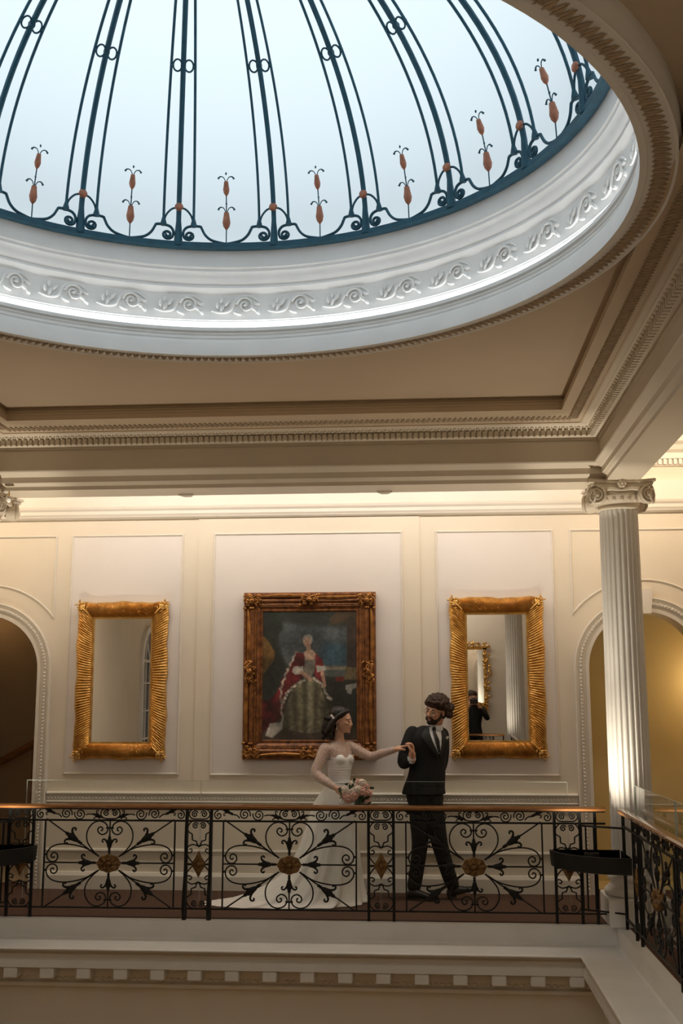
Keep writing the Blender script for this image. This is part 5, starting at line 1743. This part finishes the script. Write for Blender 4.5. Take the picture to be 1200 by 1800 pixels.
limb(mb, [(*B_L[0], 0.045), (0.14, 0.05, 1.262, 0.040), (*B_L[1], 0.036), (0.35, -0.025, 1.25, 0.032), (*B_L[2], 0.023)])
for x in (-0.09, 0.02):
    limb(mb, [(x, 0, 0.86, 0.075), (x, 0, 0.46, 0.05), (x, 0.0, 0.10, 0.035), (x + 0.04, -0.06, 0.03, 0.028)])
hand(mb, MBR, 0.75, 1)
hand(mb, MBL, 0.28, -1)
organic('body', mb, 'skin_bride', bride, 0.0045, 3)
head_parts(bride, HB, False, 'skin_bride')
# bodice (satin, gathered), sheer yoke and sleeves
mb = MB()
rows = refine([(-0.034, 0, 0.965, 0.106, 0.096, YB), (-0.032, 0, 1.02, 0.098, 0.088, YB), (-0.028, 0, 1.10, 0.105, 0.092, YB), (-0.024, 0, 1.18, 0.119, 0.098, YB), (-0.026, 0, 1.215, 0.122, 0.094, YB)], 8)
rows = [(a, b, c, d + 0.0025 * math.sin(c * 330), e + 0.0025 * math.sin(c * 330), f) for a, b, c, d, e, f in rows]
stack(mb, rows, 32)
for sg in (-1, 1):
    c = Vector((-0.024, 0, 1.195)) + bd * 0.058 + Vector((math.cos(YB), math.sin(YB), 0)) * 0.050 * sg
    mb.ell(tuple(c), (0.050, 0.050, 0.050), 16, 12)
organic('bodice', mb, 'satin_white', bride, 0.006, 2)
mb = MB()
stack(mb, refine([(-0.026, 0, 1.19, 0.121, 0.098, YB), (-0.034, 0, 1.25, 0.123, 0.091, YB), (-0.042, 0, 1.30, 0.125, 0.076, YB), (-0.042, 0, 1.338, 0.088, 0.060, YB), (-0.040, 0, 1.355, 0.060, 0.054, YB)], 4), 32)
limb(mb, [(*B_R[0], 0.056), (-0.19, -0.10, 1.19, 0.050), (*B_R[1], 0.046), (-0.14, -0.18, 1.02, 0.040), (-0.062, -0.219, 0.976, 0.031)], 14)
limb(mb, [(*B_L[0], 0.054), (0.14, 0.05, 1.262, 0.048), (*B_L[1], 0.043), (0.35, -0.025, 1.25, 0.038), (0.452, -0.080, 1.279, 0.030)], 14)
organic('sheer_sleeves', mb, 'dotted_tulle', bride, 0.007, 3)
# skirt and train
mb = MB()
n = 120
def outline(t, th):
    return t
prof = [(1.005, -0.033, 0.0, 0.098, 0.088, 0), (0.96, -0.040, 0.0, 0.118, 0.105, 0), (0.90, -0.056, 0.0, 0.148, 0.125, 0), (0.80, -0.080, 0.0, 0.186, 0.150, 0.1), (0.65, -0.100, 0.0, 0.215, 0.180, 0.3), (0.50, -0.118, -0.005, 0.248, 0.205, 0.6), (0.35, -0.145, -0.015, 0.285, 0.232, 0.9), (0.20, -0.190, -0.03, 0.345, 0.262, 1.0), (0.10, -0.235, -0.05, 0.410, 0.285, 1.0), (0.04, -0.30, -0.07, 0.490, 0.312, 1.0), (0.018, -0.36, -0.08, 0.560, 0.335, 1.0), (0.006, -0.405, -0.085, 0.605, 0.350, 1.0)]
rings = []
for z, cx_, cy_, a, b, fo in refine(prof, 4):
    row = []
    for k in range(n):
        th = 2 * PI * k / n
        w = 1 + fo * (0.030 * math.sin(11 * th + 0.6) + 0.022 * math.sin(17 * th + z * 3) + 0.012 * math.sin(29 * th))
        x = a * math.cos(th) * w; y = b * math.sin(th) * w
        sweep = max(0.0, 0.22 - z) * 1.4 * max(0, -math.cos(th)) ** 1.5
        row.append((cx_ + x - sweep * 0.55, min(cy_ + y - sweep * 0.35, 0.40), z))
    rings.append(row)
mb.loft(rings, True, False, False)
mb.build('skirt', 'tulle_white', bride, True)
mb = MB()
ring0 = []
for k in range(40):
    th = 2 * PI * k / 40
    ring0.append((-0.033 + 0.102 * math.cos(th), 0.092 * math.sin(th), 1.0))
mb.tube(ring0, 0.008, 6, closed=True); mb.build('waistband', 'satin_white', bride, True)
# hair
mb = MB()
mb.ell((0, 0.028, 0.054), (0.083, 0.102, 0.084), 20, 14, M=HB)
mb.ell((0, 0.068, 0.0), (0.084, 0.076, 0.085), 18, 12, M=HB)
mb.ell((0, -0.046, 0.090), (0.048, 0.034, 0.026), 12, 8, M=HB)
for sg in (-1, 1):
    limb(mb, [(0.012 * sg, -0.064, 0.092, 0.012), (0.045 * sg, -0.048, 0.082, 0.018), (0.070 * sg, -0.016, 0.056, 0.020), (0.080 * sg, 0.020, 0.022, 0.023), (0.086 * sg, 0.056, -0.025, 0.030), (0.084 * sg, 0.080, -0.085, 0.038), (0.070 * sg, 0.085, -0.138, 0.036), (0.060 * sg, 0.068, -0.170, 0.024)], M=HB)
    limb(mb, [(0.058 * sg, 0.100, 0.0, 0.042), (0.065 * sg, 0.128, -0.08, 0.045), (0.050 * sg, 0.134, -0.140, 0.036)], M=HB)
limb(mb, [(0, 0.10, 0.02, 0.05), (0, 0.125, -0.08, 0.048), (0, 0.12, -0.15, 0.034)], M=HB)
rnd = random.Random(5)
for k in range(110):
    a = rnd.uniform(-0.10, 0.10)
    mb.ell((a, rnd.uniform(0.06, 0.155), rnd.uniform(-0.175, 0.02)), (rnd.uniform(0.010, 0.020), rnd.uniform(0.010, 0.020), rnd.uniform(0.02, 0.034)), 8, 6, M=HB)
organic('hair', mb, 'hair_dark', bride, 0.0045, 1)
HBs = HB
mb = MB()
for s_ in (0, 1):
    mb.tube([(-0.103, 0.075 - 0.012 * s_, 0.045 + 0.004 * s_), (-0.112, 0.040 - 0.008 * s_, 0.012 + 0.004 * s_)], [0.005, 0.004], 6, M=HB)
mb.tube([(-0.103, 0.076, 0.044), (-0.104, 0.060, 0.050)], 0.004, 6, M=HB)
mb.build('hair_clip', 'pearl', bride, True)
mb = MB()
for k in range(4):
    mb.ell((-0.082, 0.014, -0.044 - 0.012 * k), (0.0045 + 0.0012 * (k == 3),) * 3, 8, 6, M=HB)
mb.build('earring', 'pearl', bride, True)

# ------------------------------------------------------------------ bouquet (held, so a thing of its own)
bq = thing('bouquet', 'bouquet of blush and cream flowers with dark green leaves in the bride\'s hand', 'bouquet', (BX + 0.135, BY - 0.30, 0.91))
def flower_mesh(seed, layers=3):
    r = random.Random(seed)
    mbf = MB()
    mbf.ell((0, 0, 0), (0.020, 0.020, 0.020), 8, 6)
    for L in range(layers):
        m_ = 5 + 2 * L
        for k in range(m_):
            a = 2 * PI * k / m_ + L * 0.5 + r.uniform(-0.15, 0.15)
            el = 1.1 - 0.55 * L
            d = Vector((math.cos(a) * math.cos(el), -math.sin(el), math.sin(a) * math.cos(el)))
            p = d * (0.018 + 0.006 * L)
            R3 = d.to_track_quat('Z', 'Y').to_matrix()
            mbf.ell(tuple(p), (0.017 + 0.003 * L, 0.013 + 0.002 * L, 0.009), 7, 5, rot=R3)
    return mbf.mesh('flower', True)
FM = [flower_mesh(s_) for s_ in (1, 2, 3)]
FMM = {}
rnd = random.Random(8)
spots = []
for k in range(400):
    a, b = rnd.uniform(-1, 1), rnd.uniform(-1, 1)
    if a * a + b * b > 1:
        continue
    x, z = a * 0.125, b * 0.105
    if all((x - p[0]) ** 2 + (z - p[1]) ** 2 > 0.038 ** 2 for p in spots):
        spots.append((x, z))
for i, (x, z) in enumerate(spots):
    y = -0.075 * math.sqrt(max(0, 1 - (x / 0.14) ** 2 - (z / 0.12) ** 2))
    green = (0.005 < x < 0.075 and -0.075 < z < 0.015)
    if green:
        continue
    m_ = 'petal_pink' if (x > 0.06 or rnd.random() < 0.25) else ('petal_cream' if rnd.random() < 0.6 else 'petal_white')
    key = (i % 3, m_)
    if key not in FMM:
        me = FM[i % 3].copy(); me.materials.append(MATS[m_]); FMM[key] = me
    o = link('flower', FMM[key], None, bq, (x, y, z), (rnd.uniform(-0.4, 0.4), rnd.uniform(0, 6), rnd.uniform(-0.5, 0.5)))
    s_ = rnd.uniform(0.8, 1.15); o.scale = (s_, s_, s_)
mb = MB(); mb.ell((0, 0, 0.025), (0.011, 0.003, 0.028), 8, 6); LEAF = mb.mesh('leaf', True); LEAF2 = LEAF.copy()
for k in range(64):
    if k < 40:
        x, z = rnd.uniform(0.0, 0.08), rnd.uniform(-0.085, 0.02)
    else:
        a = rnd.uniform(0, 2 * PI); x, z = 0.135 * math.cos(a), 0.105 * math.sin(a)
    link('leaf', LEAF if k % 3 else LEAF2, 'leaf_dark' if k % 3 else 'leaf_green', bq, (x, rnd.uniform(-0.085, -0.03), z), (rnd.uniform(-0.6, 0.6), rnd.uniform(0, 6.28), rnd.uniform(-0.6, 0.6)))
mb = MB()
mb.ell((0, 0.02, 0), (0.10, 0.06, 0.085), 12, 8); mb.build('foliage_core', 'leaf_dark', bq, True)
mb = MB()
for k in range(7):
    a = 2 * PI * k / 7
    mb.tube([(-0.04 + 0.01 * math.cos(a), 0.03 + 0.01 * math.sin(a), 0.02), (-0.10 + 0.014 * math.cos(a), 0.05 + 0.014 * math.sin(a), 0.03), (-0.16 + 0.02 * math.cos(a), 0.07 + 0.02 * math.sin(a), 0.02)], 0.005, 5)
o = mb.build('stems', 'leaf_green', bq, True); o['kind'] = 'stuff'

# ------------------------------------------------------------------ second photographer, standing by the near wall (seen in the mirror)
ph = thing('person', 'photographer in a black top raising a camera, reflected in the right mirror', 'person', (0.86, -0.50, 0))
HP = Matrix.Translation((0, 0.02, 1.50)) @ Matrix.Rotation(PI, 4, 'Z')
mb = MB()
head_shapes(mb, HP, True)
limb(mb, [(0, 0, 1.42, 0.055), (0, 0, 1.33, 0.06)])
stack(mb, refine([(0, 0, 0.80, 0.15, 0.11, 0), (0, 0, 1.0, 0.13, 0.10, 0), (0, 0, 1.2, 0.16, 0.10, 0), (0, 0, 1.31, 0.15, 0.08, 0)], 3))
for sg in (-1, 1):
    limb(mb, [(0.17 * sg, 0, 1.27, 0.05), (0.25 * sg, 0.16, 1.13, 0.042), (0.09 * sg, 0.27, 1.36, 0.03)])
    limb(mb, [(0.08 * sg, 0, 0.82, 0.085), (0.09 * sg, 0.01, 0.45, 0.055), (0.10 * sg, 0, 0.10, 0.045)])
    limb(mb, [(0.10 * sg, -0.03, 0.045, 0.04), (0.11 * sg, 0.14, 0.035, 0.032)])
    hand(mb, frame_matrix((0.09 * sg, 0.27, 1.365), (-0.4 * sg, 0.3, 0.8), (0.8 * sg, 0.5, 0.2)), 0.8, sg)
organic('body', mb, 'skin_groom', ph, 0.006, 3)
head_parts(ph, HP, True)
mb = MB()
stack(mb, refine([(0, 0, 0.84, 0.165, 0.125, 0), (0, 0, 1.0, 0.145, 0.115, 0), (0, 0, 1.2, 0.175, 0.115, 0), (0, 0, 1.32, 0.15, 0.09, 0), (0, 0, 1.37, 0.075, 0.07, 0)], 3))
for sg in (-1, 1):
    limb(mb, [(0.17 * sg, 0, 1.27, 0.063), (0.25 * sg, 0.16, 1.13, 0.052), (0.12 * sg, 0.25, 1.30, 0.040)])
organic('shirt', mb, 'suit_black', ph, 0.008, 3)
mb = MB()
stack(mb, refine([(0, 0, 0.92, 0.155, 0.12, 0), (0, 0, 0.80, 0.165, 0.125, 0), (0, 0, 0.74, 0.15, 0.11, 0)], 3))
for sg in (-1, 1):
    limb(mb, [(0.08 * sg, 0, 0.82, 0.095), (0.09 * sg, 0.01, 0.45, 0.068), (0.10 * sg, 0, 0.09, 0.060)])
organic('trousers', mb, 'trouser_black', ph, 0.008, 3)
mb = MB(); mb.ell((0, 0.02, 0.055), (0.083, 0.105, 0.078), 16, 12, M=HP); mb.ell((0, 0.05, 0.0), (0.080, 0.07, 0.06), 14, 10, M=HP)
mb.build('hair', 'hair_brown', ph, True)
cm_ = thing('camera_body', 'black camera held up by the reflected photographer', 'camera', (0.86, -0.20, 1.44))
mb = MB(); mb.box(-0.07, 0.07, -0.035, 0.03, -0.045, 0.045, bev=0.008); mb.box(-0.025, 0.025, -0.03, 0.02, 0.045, 0.065, bev=0.006); mb.build('body_shell', 'camera_black', cm_)
mb = MB(); mb.lathe([(0.0, 0.0), (0.034, 0.0), (0.036, 0.03), (0.038, 0.07), (0.030, 0.072), (0.0, 0.06)], 20, M=Matrix.Translation((0, 0.03, 0)) @ Matrix.Rotation(-PI / 2, 4, 'X')); mb.build('lens', 'camera_black', cm_, True)
